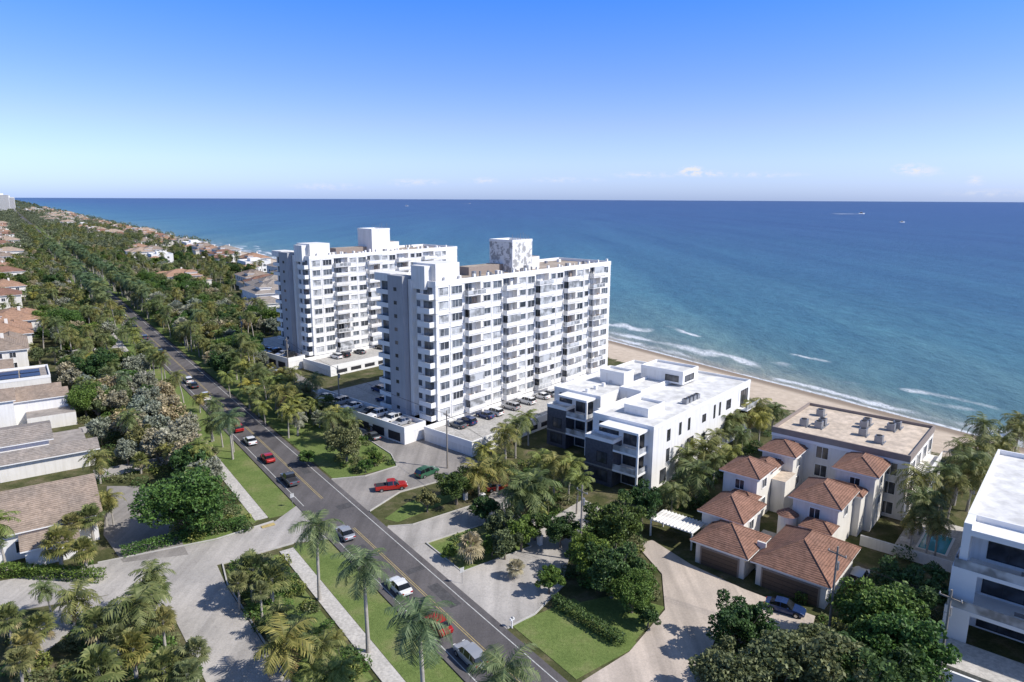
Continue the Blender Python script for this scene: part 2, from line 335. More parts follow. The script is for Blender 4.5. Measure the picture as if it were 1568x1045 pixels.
kerb([ST(93.8,29),ST(93.8,19),ST(88,18.2),ST(60,18.7),ST(30,17.7)]); kerb([ST(102.6,28.8),ST(101.7,20),ST(104.2,5)])
obj('kerb',kb)
mb=MB(); mb.box(-1,1,-.4,.4,.1,.165,YEL); obj('tactile_paving',mb,(*G(412,806),0),RA)
# ---------------------------------------------------------------- condominium towers
def parapet(mb,x0,x1,y0,y1,z0,z1,mat,t=.3,o=.06):
    x0-=o;x1+=o;y0-=o;y1+=o
    mb.box(x0,x1,y0,y0+t,z0,z1,mat);mb.box(x0,x1,y1-t,y1,z0,z1,mat);mb.box(x0,x0+t,y0+t,y1-t,z0,z1,mat);mb.box(x1-t,x1,y0+t,y1-t,z0,z1,mat)
def latticemat():
    m,nt,b=nodes('peeling_paint'); co=coords(nt); w=noise(nt,co,.75,4,.65)
    c=ramp(nt,w,[(.43,(.34,.335,.33)),(.48,(.55,.54,.53)),(.52,(.76,.75,.73))])
    nt.links.new(c,b.inputs['Base Color']); b.inputs['Roughness'].default_value=.85; return m
LATT=latticemat()
PINKW=M('salmon_shutter',(.54,.40,.33),.8,.1,1); BLUEW=M('blue_fabric',(.12,.18,.3),.8,.1,1)
def condo(o,W,graf):
    D=18;zb=3.5;fh=2.9;nf=10;zt=zb+fh*nf
    root=empty('condominium_building',(o[0],o[1],0),EA)
    wl=MB();bl=MB();wn=MB();rf=MB();pd=MB()
    bays=[(8.5,13.5),(21,26),(33,38),(44.5,49.5),(56,61)]; bays=[b for b in bays if b[1]<W-2]
    wl.box(0,W,1.4,D,zb,zt,WHITE)
    xs=[0]+[c for b in bays for c in b]+[W]
    for i in range(0,len(xs),2): wl.box(xs[i],xs[i+1],0,1.4,zb,zt,WHITE)
    wl.box(-2.6,0,7.4,12.2,0,zt+1.6,GREYP); wl.box(-1.2,0,6.2,7.2,zb,zt+.9,WHITE)
    wl.box(1,8,1,8,zt,zt+4.3,WHITE); wl.box(-.8,1,2.4,6.6,zt-1,zt+3.9,WHITE); wl.box(-1.6,3,12.4,17.9,zt,zt+1.7,WHITE)
    for k in range(nf+1):
        z=zb+k*fh
        for i in range(0,len(xs),2): wl.box(xs[i]+.002,xs[i+1]-.002,-.09,0,z-.16,z+.02,WHITE2)
    for a,b in ((4.0,4.25),(16.9,17.2),(29.3,29.55),(41,41.2),(53,53.25)):
        wl.box(a,b,-.12,0,zb,zt,WHITE2)
    def gc(): 
        q=random.random(); return GLASSL if q<.42 else (GLASSC if q<.85 else GLASS)
    for k in range(nf):
        z=zb+k*fh
        for a,b in bays:
            bl.box(a-.3,b+.3,-1.45,-.13,z-.02,z+.16,WHITE2); bl.box(a+.01,b-.01,-.13,1.39,z-.02,z+.16,WHITE2)
            q=random.random(); pmm=WHITE2 if q<.66 else (STUC2 if q<.78 else (PINKW if q<.82 else GLASSL))
            bl.box(a-.3,b+.3,-1.45,-1.39,z+.28,z+1.08,pmm); bl.box(a-.3,b+.3,-1.47,-1.37,z+1.09,z+1.16,WHITE2); bl.box(a-.3,a-.2,-1.38,-.13,z+.16,z+1.15,pmm); bl.box(b+.2,b+.3,-1.38,-.13,z+.16,z+1.15,pmm)
            for j in range(5): bl.box(a-.3+j*1.375,a-.22+j*1.375,-1.46,-1.38,z+.16,z+1.085,WHITE2)
            win(wn,'S',1.4,a+.5,a+3.6,z+.2,z+2.35,gc(),WHITE2,2,.04,.05)
            if random.random()<.4: bl.box(b-1.3,b-.3,.95,1.39,z+.17,z+2.1,random.choice([WHITE,STUC2,TAUPE]))
            if random.random()<.2: bl.box(a+.15,b-.15,-1.3,-1.25,z+1.16,z+2.86,GLASSL)
            for c in range(random.randint(0,2)):
                cx=a+random.uniform(.3,4.2); bl.box(cx,cx+.5,-.8,-.3,z+.161,z+random.uniform(.6,1.3),random.choice([DARK,TAUPE,PINKW,METAL,BLUEW]))
        wins=[(1.0,3.5,1),(4.6,7.6,2),(14.4,16.6,1),(17.6,20.4,1),(26.9,29.0,0),(29.9,32.4,1),(39.0,40.7,0),(41.5,43.9,1),(50.3,52.7,1),(53.6,55.3,0),(61.8,64.6,2)]
        for a,b,ml in wins:
            if b<W-.8:
                sill=z+(1.05 if b-a<2.4 else .75); win(wn,'S',0,a,b,sill,z+2.3,gc(),mull=ml,t=.12)
                wn.box(a-.15,b+.15,-.26,-.121,z+2.39,z+2.47,WHITE2)
        bl.box(-1.5,0,.4,4.2,z-.02,z+.16,WHITE2); bl.box(-1.5,-1.4,.4,4.2,z+.16,z+1.12,WHITE2); bl.box(-1.4,0,.4,.5,z+.16,z+1.12,WHITE2);bl.box(-1.4,0,4.1,4.2,z+.16,z+1.12,WHITE2)
        win(wn,'W',0,1,3.7,z+.2,z+2.35,GLASSC,METAL,1,.04,.04)
        win(wn,'W',0,4.7,5.9,z+1,z+2.3,GLASSC,mull=0)
        bl.box(-1.5,0,12.9,17.6,z-.02,z+.16,WHITE2); bl.box(-1.5,-1.4,12.9,17.6,z+.16,z+1.0,WHITE2); bl.box(-1.4,0,17.5,17.6,z+.16,z+1.0,WHITE2); bl.box(-1.4,0,12.9,13,z+.16,z+1.0,WHITE2)
        bl.box(-.02,0,13.02,17.4,z+.16,z+2.7,GLASSC)
        win(wn,'W',-2.6,9.3,10.3,z+1.2,z+2.0,GLASS,GREYP,0,.03)
    rf.box(.3,W-.3,.3,D-.3,zt,zt+.08,ROOFT)
    parapet(rf,0,W,0,D,zt-.25,zt+.85,WHITE2)
    px=30 if W>62 else 27
    rf.box(px,px+7.5,5,12.5,zt+.08,zt+7.4,LATT if graf else WHITE); parapet(rf,px,px+7.5,5,12.5,zt+7.3,zt+7.9,WHITE2,.25)
    for i in range(7): rf.cyl(px+.7+i,5.6,zt+7.4,zt+random.uniform(8.3,9.6),.05,METAL,5)
    rf.box(px+7.5,px+13,7,12,zt+.08,zt+3.2,WHITE,ROOFT); rf.box(px-12,px-.01,8,11.5,zt+.08,zt+2.0,TAUPE,ROOFT)
    for i in range(34):
        x=random.uniform(10,W-4); y=random.choice([random.uniform(2,4),random.uniform(13.5,16)]); a=random.uniform(.3,.9)
        rf.box(x,x+a,y,y+a,zt+.08,zt+random.uniform(.6,1.7),random.choice([WHITE2,METAL,STUC2]))
    x=3
    while x<W-1: rf.box(x,x+.5,.35,.85,zt+.1,zt+1.5,WHITE2); x+=4.4
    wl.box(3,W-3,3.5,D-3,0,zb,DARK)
    x=.4
    while x<W-1:
        for y in (.4,D-1.1): wl.box(x,x+.8,y,y+.7,0,zb,WHITE2)
        x+=5.4
    for y in (5,14): wl.box(.4,1.1,y,y+.7,0,zb,WHITE2)
    pd.box(-4,W-4,-14,-.1,0,2.2,WHITE,CONC); parapet(pd,-4,W-4,-14,-.1,1.8,3.2,WHITE2,.25,.05)
    for i in range(12):
        a=-2+i*5
        if a+3.6<W-4: pd.box(a,a+3.6,-14.07,-14.0,.6,1.6,DARK)
    for i in range(18):
        a=1+i*2.9
        if a<W-6: pd.box(a,a+.1,-5.5,-1.2,2.2,2.204,WPAINT)
    pd.box(-8.5,-2.7,1,39,0,3.0,WHITE,CONC); parapet(pd,-8.5,-2.7,1,39,2.6,3.9,WHITE2,.25,.05)
    for i in range(7):
        a=2.4+i*5.2; pd.box(-8.57,-8.5,a,a+3.8,.5,2.3,DARK)
    pd.box(-2.69,30,18.6,39,0,2.6,WHITE,CONC)
    obj('walls',wl,parent=root);obj('balconies',bl,parent=root);obj('windows',wn,parent=root);obj('roof',rf,parent=root);obj('parking_deck',pd,parent=root)
    KEEP.append([EF(o,-9,-15),EF(o,W,-15),EF(o,W+1,D+20),EF(o,-9,D+21)])
OB=(-15.8,139.8); OA=(-59.8,201.5)
condo(OB,66,True); condo(OA,61,False)
# ---------------------------------------------------------------- modern white villa
def ac(mb,x,y,z,s=1.0):
    mb.box(x,x+.9*s,y,y+.9*s,z,z+.9*s,METAL); mb.cyl(x+.45*s,y+.45*s,z+.9*s,z+.98*s,.33*s,DARK,10)
def modern():
    o=G(984,762); root=empty('modern_villa',(o[0],o[1],0),EA); w=MB();r=MB();g=MB()
    def blk(x0,x1,y0,y1,z0,z1,m=WHITE,par=True):
        w.box(x0,x1,y0,y1,z0,z1,m)
        if par: r.box(x0+.25,x1-.25,y0+.25,y1-.25,z1,z1+.05,ROOFW); parapet(r,x0,x1,y0,y1,z1-.1,z1+.55,WHITE2,.28,.04)
    blk(3,45,0,12.5,0,11.4); blk(13,45,17.5,29,0,11.2); blk(20,44,12.5,17.5,0,11.8)
    blk(9,20,12.6,15.5,0,10.0); blk(31,38,9,19,11.9,14.2); blk(8,14,4,9,11.5,12.6); blk(24,28,19,25,11.3,13.6)
    for y0,y1,x in ((1,12,3),(18.5,28.5,13)):
        blk(x-3.0,x,y0+5.2,y1,0,8.2,SLATE)
        w.box(x-3.3,x,y0,y0+5.0,3.3,3.65,WHITE2); w.box(x-3.3,x,y0,y0+5.0,6.9,7.25,WHITE2)
        w.box(x-3.3,x-3.0,y0-.02,y0+.3,0,10.9,WHITE2); w.box(x-3.4,x,y0,y1-3,10.9,11.3,WHITE2)
        for z in (3.65,7.25): g.box(x-3.25,x-3.2,y0+.32,y0+5,z,z+1.0,GLASSL); g.box(x-3.2,x,y0+.1,y0+.15,z,z+1.0,GLASSL)
        for z in (.3,3.8,7.6): win(g,'W',x,y0+.8,y0+4.8,z,z+2.5,GLASS,DARK,2)
        win(g,'W',x,y0+6,y1-1,8.8,10.6,GLASS,DARK,2)
        win(g,'W',x-3,y0+6.4,y0+8.4,4.2,6.1,GLASS,DARK,1)
        win(g,'W',x-3,y0+6.2,y1-1,.8,2.8,GLASS,DARK,2)
        w.box(x-3.09,x-3.0,y0+5.2,y1,3.2,3.45,METAL)
    win(g,'W',9,13.0,15.0,5.5,8.5,GLASS,DARK,0)
    for x,z,a,h in ((8,4.2,1.0,2.2),(8,8,1.0,2.0),(12.5,8.0,.7,2.2),(16,4.2,2.4,2.0),(16,8,.7,2.2),(22,8,1.4,1.4),(22,4,1.4,1.6),(27,7.6,.6,2.6),(29.5,7.6,.6,2.6),(33,4,3,2.2),(33,8,2,1.8),(6,.6,2,2.4),(14,.6,3,2.2),(26,.6,3,2.4)):
        win(g,'S',0,x,x+a,z,z+h,GLASS,DARK,0)
    w.box(39,44.4,-.05,0,0,11,WHITE2); win(g,'S',-.05,40,43.6,7.2,10.4,GLASS,DARK,2); win(g,'S',-.05,40,43.6,3.4,6.4,GLASS,DARK,2)
    w.box(38.5,45.5,-2.2,-.06,6.7,6.95,WHITE2); g.box(38.6,45.4,-2.2,-2.15,6.95,7.95,GLASSL)
    for i in range(4): ac(r,20+i*1.6,2.5,11.45,1.1)
    for i in range(4): r.box(15+i*3,15.6+i*3,22,22.6,11.2,12,WHITE2)
    win(g,'W',31,10,13,12.4,13.6,GLASS,DARK,1); win(g,'S',9,32,36,12.4,13.6,GLASS,DARK,1)
    obj('walls',w,parent=root);obj('roof',r,parent=root);obj('windows',g,parent=root)
    KEEP.append([EF(o,-2,-1),EF(o,46,-1),EF(o,46,30),EF(o,-2,30)])
    return o
OC=modern()
# ---------------------------------------------------------------- mediterranean villa
def medit():
    o=(62.4,100.9); root=empty('mediterranean_villa',(o[0],o[1],0),EA); w=MB();r=MB();g=MB()
    w.box(0,19.4,0,21.5,0,10.4,STUC2); r.box(.3,19.1,.3,21.2,10.4,10.46,ROOFB); parapet(r,0,19.4,0,21.5,9.9,10.95,TAUPE,.3,.08)
    r.box(-.1,-.05,-.1,21.6,9.4,9.89,WHITE2)
    for x,y in ((5.5,15),(7.6,15),(11,9),(13,9),(12.6,5),(5,17.4),(14.6,4.5),(6.4,8),(13,17),(4.2,5)): ac(r,x,y,10.5,1.35); r.box(x-.4,x+1.8,y-.25,y-.1,10.47,10.65,METAL)
    for y in (1.6,6.0,12,17.5):
        for z in (.6,4.0,7.2): win(g,'W',0,y,y+1.9,z,z+2.0,GLASS,WHITE2,1)
    for x in (1.5,6,11,15.5):
        for z in (.4,3.8,7.0): win(g,'S',0,x,x+2.4,z,z+2.3,GLASS,WHITE2,1,.1)
    for z in (3.3,6.6): w.box(4,15.5,-2.2,-.003,z,z+.25,STUC2); w.box(4,15.5,-2.2,-2.1,z+.25,z+1.2,WHITE2)
    for x in (4.1,9.5,15.1): w.box(x,x+.35,-2.05,-1.7,0,6.6,STUC2)
    def tower(x0,x1,y0,y1,h,rise=1.7,m=TERRA,wz=None):
        w.box(x0,x1,y0,y1,0,h,STUC2); r.hip(x0,x1,y0,y1,h+.22,rise,m,.6)
        for z in (wz or [h-2.3]+([h-5.6] if h>7 else [])):
            cy=(y0+y1)/2; cx=(x0+x1)/2
            win(g,'W',x0,cy-.7,cy+.7,z,z+1.5,GLASS,WHITE2,1,.1); win(g,'S',y0,cx-.8,cx+.8,z,z+1.5,GLASS,WHITE2,1,.1)
    tower(-16.5,-10.5,17.5,23,7.4,1.9); tower(-5.5,-.02,15.8,21,8.2,1.5); tower(-18.5,-10.5,5,11.3,7.0,2.0); tower(-7.5,-.02,3,8.6,8.9,1.6)
    w.box(-10.5,-5.5,17.5,21,0,6.6,STUC2); r.hip(-10.5,-5.5,17.5,21,6.8,1.1,TERRA,.3)
    w.box(-10.5,-7.5,4,10,0,6.3,STUC2); r.hip(-10.5,-7.5,4,10,6.5,1.0,TERRA,.3)
    w.box(-10.4,-.02,8.7,11,0,4,STUC2,ROOFB); w.box(-10.4,-5.5,11,15.6,0,.22,CONC2)
    w.box(-10.4,-5.5,15.2,17.4,0,5.6,STUC2,ROOFB)
    tower(-27,-19.5,15.5,21.5,4.6,2.2,wz=[2.2]); w.box(-19.5,-16.5,17,21,0,4.4,STUC2); r.hip(-19.5,-16.5,17,21,4.6,.9,TERRA,.3)
    for x0,x1,y0,y1,rs in ((-33.5,-26.5,12.2,19.2,2.3),(-33.5,-21.5,1.8,10.6,2.8)):
        w.box(x0,x1,y0,y1,0,3.2,STUC2); r.hip(x0,x1,y0,y1,3.42,rs,TERRA,.7)
        w.box(x0-.05,x0,y0+.9,y1-.9,0,2.5,GARAGE)
        for i in range(1,4): w.box(x0-.07,x0-.05,y0+.9,y1-.9,i*.62,i*.62+.04,DARK)
        w.box(x0-.12,x0,y0+.7,y0+.9,0,2.7,TAUPE);w.box(x0-.12,x0,y1-.9,y1-.7,0,2.7,TAUPE);w.box(x0-.12,x0,y0+.9,y1-.9,2.5,2.7,TAUPE)
    w.box(-21.5,-18.5,5,9,0,4.2,STUC2); r.hip(-21.5,-18.5,5,9,4.4,.9,TERRA,.3)
    w.cyl(-19.4,11.6,0,4.6,1.3,STUC2,14); r.cyl(-19.4,11.6,4.6,5.6,1.6,TERRA,14,.05)
    w.box(-30,-29.7,10.8,12.0,0,4.3,STUC2); w.box(-26.5,-18,11.4,15.4,0,.25,CONC2)
    w.box(-12,3,-9,-1,0,.35,CONC2); w.box(-9,-2,-7.5,-3.5,.35,.40,WHITE2); g.box(-8.7,-2.3,-7.2,-3.8,.40,.42,POOL)
    for i in range(4): w.box(-11.5+i*3.4,-10.7+i*3.4,-2.9,-1.3,.352,.75,STUC2)
    w.box(-13,-12.7,-9.4,3,0,1.6,STUC2); w.box(-12.7,12,-9.6,-9.3,0,1.6,STUC2)
    obj('walls',w,parent=root);obj('roof',r,parent=root);obj('windows',g,parent=root)
    KEEP.append([EF(o,-34.5,1),EF(o,-12.5,1),EF(o,-12.5,-10),EF(o,20,-10),EF(o,20,23),EF(o,-27,23),EF(o,-34.5,20)])
    mb=MB(); mb.box(0,4.2,0,7,2.6,2.75,WHITE2)
    for i in range(12): mb.box(0,4.2,.2+i*.56,.35+i*.56,2.76,2.9,STUC2)
    for a,b in ((.1,.1),(4,.1),(.1,6.8),(4,6.8)): mb.box(a-.08,a+.12,b-.08,b+.12,0,2.6,WHITE2)
    obj('pergola',mb,(*EF(o,-31,21),0),EA)
medit()
# ---------------------------------------------------------------- right hand modern house
def rightmod():
    o=(52.7+15.1,73.3-13.1); root=empty('modern_house',(o[0],o[1],0),EA); w=MB();r=MB();g=MB()
    w.box(2,30,0,20,0,13.3,WHITE); r.box(2.3,29.7,.3,19.7,13.3,13.36,ROOFW); parapet(r,2,30,0,20,13.2,14.0,WHITE2,.3,.05)
    w.box(-1.2,2,19.2,20,0,14,WHITE2); w.box(-1.2,2,-1,19.2,12.6,13.3,WHITE2)
    for z,dx in ((3.9,-3.2),(8.1,-1.6)):
        w.box(dx,2,0,20.5,z,z+.45,WHITE2); w.box(dx,dx+.25,18,20.5,z-3.9,z,WHITE2)
        g.box(dx+.05,dx+.1,.2,20.3,z+.45,z+1.5,GLASSL); g.box(dx+.1,1.9,20.3,20.35,z+.45,z+1.5,GLASSL)
        for k in range(2):
            y=4+k*8; w.box(dx+1,dx+1.8,y,y+2.2,z+.46,z+.85,STUC2); w.box(dx+1.7,dx+1.9,y,y+2.2,z+.85,z+1.25,TAUPE)
    for z in (.3,4.7,9.1):
        win(g,'W',2,1,8.6,z,z+2.9,GLASS,DARK,3); win(g,'W',2,9.6,17.6,z,z+2.9,GLASS,DARK,3)
        for x in (6,14,22): win(g,'N',20,x,x+2,z+.6,z+2.4,GLASS,DARK,0)
    for i in range(3): ac(r,14+i*2,8,13.4,1.2)
    w.box(-9,-3.3,2,20.5,0,.5,CONC2); w.box(-12,-11.7,-4,22,0,1.7,WHITE2)
    obj('walls',w,parent=root);obj('roof',r,parent=root);obj('windows',g,parent=root)
    KEEP.append([EF(o,-10,-2),EF(o,31,-2),EF(o,31,21.5),EF(o,-10,21.5)])
rightmod()
# ---------------------------------------------------------------- ordinary houses
def house_mesh(name,w,d,h,roof,wall,seed,flat=False):
    rr=random.Random(seed); mb=MB()
    mb.box(0,w,0,d,0,h,wall)
    w2=w*.45; mb.box(-w2*.4,w2,-d*.22,d*.25,0,h*.6,wall)
    if flat:
        mb.box(.3,w-.3,.3,d-.3,h,h+.05,ROOFW); parapet(mb,0,w,0,d,h-.1,h+.6,WHITE2)
        mb.box(w*.3,w*.7,d*.3,d*.7,h+.05,h+2.2,wall)
    else:
        mb.hip(0,w,0,d,h+.22,min(w,d)*.2,roof,.7); mb.hip(w*.55,w*.95,d*.5,d*1.15,h+.4,1.8,roof,.4); mb.box(w*.57,w*.93,d+.01,d*1.13,0,h+.3,wall)
        mb.box(w*.1,w*.3,d*.1,d*.4,h,h+1.9,wall); mb.hip(w*.1,w*.3,d*.1,d*.4,h+2.1,1.2,roof,.4)
    mb.hip(-w2*.4,w2,-d*.22,d*.25,h*.6+.22,w2*.25,roof,.5)
    n=int(w/3.5)
    for f in range(2 if h>5 else 1):
        z=.8+f*3.1
        for i in range(n):
            a=1+i*(w-2)/n
            if f or a>w2: win(mb,'S',0,a,a+1.5,z,z+1.5,GLASS,WHITE2,1)
        for i in range(int(d/3.8)):
            a=1+i*(d-2)/int(d/3.8)
            win(mb,'E',w,a,a+1.4,z,z+1.5,GLASS,WHITE2,1)
            if f: win(mb,'W',0,a,a+1.4,z,z+1.5,GLASS,WHITE2,1)
    if rr.random()<.6: mb.box(w*.6,w*.6+.9,d*.4,d*.4+.9,h,h+min(w,d)*.2+.9,wall)
    return mb.mesh(name)
HM=[house_mesh('villa_mesh',17,20,6.0,TERRO,STUC2,1),house_mesh('villa_mesh',20,16,6.6,TERRA,STUC2,2),house_mesh('villa_mesh',15,22,6.0,BROWN,STUC2,3),
    house_mesh('villa_mesh',18,18,7.5,GREYT,WHITE,4),house_mesh('villa_mesh',16,20,7.0,TERRO,WHITE,5,True),house_mesh('villa_mesh',22,17,7.5,PINKT,STUC2,6)]
def put_house(me,s,t,rz=RA,sc=1,name='house'):
    x,y=ST(s,t); o=link(bpy.data.objects.new(name,me),(x,y,0),rz,sc)
    c,sn=math.cos(rz),math.sin(rz); bb=[v.co for v in me.vertices]; x0=min(v.x for v in bb)*sc-1;x1=max(v.x for v in bb)*sc+1;y0=min(v.y for v in bb)*sc-1;y1=max(v.y for v in bb)*sc+1
    KEEP.append([(x+c*a-sn*b,y+sn*a+c*b) for a,b in ((x0,y0),(x1,y0),(x1,y1),(x0,y1))])
def near_houses():
    mb=MB()
    mb.box(0,26,0,15,0,4.4,WHITE); mb.gable(0,26,0,15,4.4,3.2,BROWN,WHITE,.8); win(mb,'E',26,4,5.6,1.2,2.8,GLASS,WHITE2,1); win(mb,'E',26,9,10.4,1.2,2.8,GLASS,WHITE2,1); win(mb,'E',26,6.6,8.2,4.8,5.9,GLASS,WHITE2,1)
    for x in (12,16,20.5): win(mb,'S',0,x,x+1.7,1,2.7,GLASS,WHITE2,1)
    mb.box(17,23,-4,-.01,0,3,WHITE); mb.gable(17,23,-4,0,3,1.1,BROWN,WHITE,.5)
    put_house(mb.mesh('tan_gable_house'),112,-20,name='tan_roof_house')
    mb=MB()
    mb.box(0,22,0,12,0,5.0,WHITE); mb.gable(0,22,0,12,5.0,1.3,GREYT,WHITE,.8)
    mb.box(14,29,-6,-.01,0,3.4,STUC2); mb.gable(14,29,-6,0,3.4,1.0,GREYT,STUC2,.7); mb.box(22.01,28,0,8,0,3.6,STUC2,ROOFG); mb.box(5,12,12.01,16,0,6.4,WHITE,ROOFG)
    mb.box(29,29.05,-5,-1,0,2.5,TAUPE); win(mb,'S',0,4,6,2,4,GLASS,WHITE2,1); win(mb,'E',22,9,10.5,1.5,3.5,GLASS,WHITE2,1)
    put_house(mb.mesh('grey_low_house'),152,-20,name='grey_roof_house')
    mb=MB()
    mb.box(0,18,0,10,0,6.6,WHITE); mb.gable(0,18,0,10,6.6,1.5,BROWN,WHITE,.5); mb.box(18.01,28,2,9,0,5.6,WHITE); mb.gable(18.01,28,2,9,5.6,1.1,BROWN,WHITE,.5)
    mb.box(8,27,11,17,0,4.6,STUC2); mb.gable(8,27,11,17,4.6,1.4,BROWN,STUC2,.6); mb.box(20,29,-4,1.9,0,3.0,STUC2,ROOFG)
    win(mb,'E',28,4,5,3.5,4.7,GLASS,WHITE2,0); win(mb,'E',27,12.5,14.5,1.5,3,GLASS,WHITE2,1); win(mb,'S',0,12,14,3.6,5,GLASS,WHITE2,1)
    put_house(mb.mesh('brown_roof_house'),180,-21,name='brown_roof_house')
    mb=MB()
    mb.box(0,24,0,14,0,4.6,STUC2); mb.box(.3,23.7,.3,13.7,4.6,4.66,ROOFG); parapet(mb,0,24,0,14,4.5,5.2,WHITE2); mb.gable(2,16,15,26,4.8,1.6,BROWN,WHITE,.6); mb.box(2,16,14.01,26,0,4.8,WHITE)
    for i in range(4):
        for j in range(2): mb.box(4+i*4.6,8.2+i*4.6,2.5+j*5,6.5+j*5,4.75,4.9,SOLAR)
    win(mb,'E',24,4,7,1.4,3,GLASS,WHITE2,1)
    put_house(mb.mesh('solar_roof_house'),208,-19,name='solar_roof_house')
near_houses()
put_house(HM[2],244,-14,name='house'); put_house(HM[0],272,-14,name='orange_roof_house'); put_house(HM[0],302,-10,name='orange_roof_house')
s=338
while s<1500:
    put_house(HM[random.choice([0,2,5,1,2,0])],s,-11+random.uniform(-7,4),RA+random.choice([0,0,.15,1.57]),.9); s+=random.uniform(34,52)
    if s>500: put_house(HM[random.choice([0,5,1,2])],s+10,-42+random.uniform(-5,4))
put_house(HM[3],300,84,RA,1.25,'grey_roof_villa'); put_house(HM[3],322,92,RA,1.25,'grey_roof_villa'); put_house(HM[2],296,116,RA,1.2,'villa'); put_house(HM[5],330,126,RA,1.2,'villa')
s=358
while s<3600:
    if random.random()<.6: put_house(HM[random.choice([0,5,1,4,2,2,5])],s,98+random.uniform(-10,8),RA+random.choice([0,.12,-.12,1.57]),sc=random.uniform(.85,1.1))
    put_house(HM[random.choice([0,5,1,2,4,3,0])],s+random.uniform(5,15),134+random.uniform(-6,8),RA+random.choice([0,.1]),sc=random.uniform(.85,1.1))
    s+=random.uniform(30,50)*(1 if s<1200 else 1.7)
def far_tower(u,v,w,h):
    mb=MB(); mb.box(-w/2,w/2,-9,9,0,h,WHITE)
    for k in range(int(h/3.2)):
        mb.box(-w/2+1,w/2-1,-9.3,-9.0,k*3.2+1.2,k*3.2+2.6,GLASS)
        mb.box(w/2,w/2+.3,-8,8,k*3.2+1.2,k*3.2+2.6,GLASS)
    mb.box(-w/6,w/6,-5,5,h,h+5,WHITE); obj('distant_tower_block',mb,(*G(u,v),0),RA)
far_tower(4,324,45,58); far_tower(14,323,40,50)
# ---------------------------------------------------------------- foliage generators
def tube(pts,rad,n=6):
    pts=np.array(pts,float); V=[];Q=[]
    for i,p in enumerate(pts):
        d=pts[min(i+1,len(pts)-1)]-pts[max(i-1,0)]; d/=np.linalg.norm(d)+1e-9
        a=np.cross(d,[0.3,1,0.1]); a/=np.linalg.norm(a); b=np.cross(d,a)
        for j in range(n):
            t=2*math.pi*j/n; V.append(p+rad[i]*(a*math.cos(t)+b*math.sin(t)))
    for i in range(len(pts)-1):
        for j in range(n): Q.append((i*n+j,i*n+(j+1)%n,(i+1)*n+(j+1)%n,(i+1)*n+j))
    return np.array(V),np.array(Q)
class FB:
    def __init__(s): s.V=[];s.Q=[];s.MI=[];s.n=0
    def add(s,V,Q,mi):
        V=np.asarray(V,float).reshape(-1,3);Q=np.asarray(Q).reshape(-1,4); s.V.append(V); s.Q.append(Q+s.n); s.MI.append(np.full(len(Q),mi)); s.n+=len(V)
    def leaves(s,Pn,size,mi,up=.5,asp=.55):
        n=len(Pn); nr=rng.normal(size=(n,3)); nr[:,2]=np.abs(nr[:,2])+up; nr/=np.linalg.norm(nr,axis=1)[:,None]
        a=np.cross(nr,rng.normal(size=(n,3))); a/=np.linalg.norm(a,axis=1)[:,None]; b=np.cross(nr,a)
        sz=size*rng.uniform(.6,1.4,(n,1)); a=a*sz; b=b*sz*asp
        V=np.stack([Pn-a,Pn-b*1.0+a*.1,Pn+a,Pn+b+a*.1],1).reshape(-1,3); s.add(V,np.arange(n*4).reshape(-1,4),mi)
    def mesh(s,name,mats): return npmesh(name,np.concatenate(s.V),np.concatenate(s.Q),mats,np.concatenate(s.MI))
def clump(c,r,n,flat=.8):
    d=rng.normal(size=(n,3)); d/=np.linalg.norm(d,axis=1)[:,None]; rr=rng.uniform(.35,1,(n,1))**.5
    p=d*rr*r; p[:,2]*=flat; return p+np.array(c)
def broad(name,h,Rr,nl,leaf,seed,size=.3,ncl=34,flat=.72,bark=None,spread=1.0):
    global rng; rng=np.random.default_rng(seed); fb=FB(); hb=h-Rr*flat*.9
    V,Q=tube([(0,0,-.2),(.1,0,hb*.5),(0,.1,hb)],[.05*Rr+.12,.045*Rr+.08,.04*Rr+.05]); fb.add(V,Q,0)
    cl=[]
    for i in range(ncl):
        d=rng.normal(size=3); d/=np.linalg.norm(d); d[2]=d[2]*.9+.12
        rr=rng.uniform(.45,.9)*Rr*(1+.2*math.sin(3*math.atan2(d[1],d[0])+seed)); c=np.array([0,0,h])+d*rr*np.array([1,1,flat]); cl.append(c)
        if i%3==0:
            V,Q=tube([(0,0,hb*.85),(c*.45+np.array([0,0,hb*.55])),c],[.035*Rr,.02*Rr,.008*Rr],5); fb.add(V,Q,0)
    for c in cl: fb.leaves(clump(c,Rr*rng.uniform(.17,.30)*spread,nl//ncl),size,1,.25)
    return fb.mesh(name,[bark or BARK,leaf])
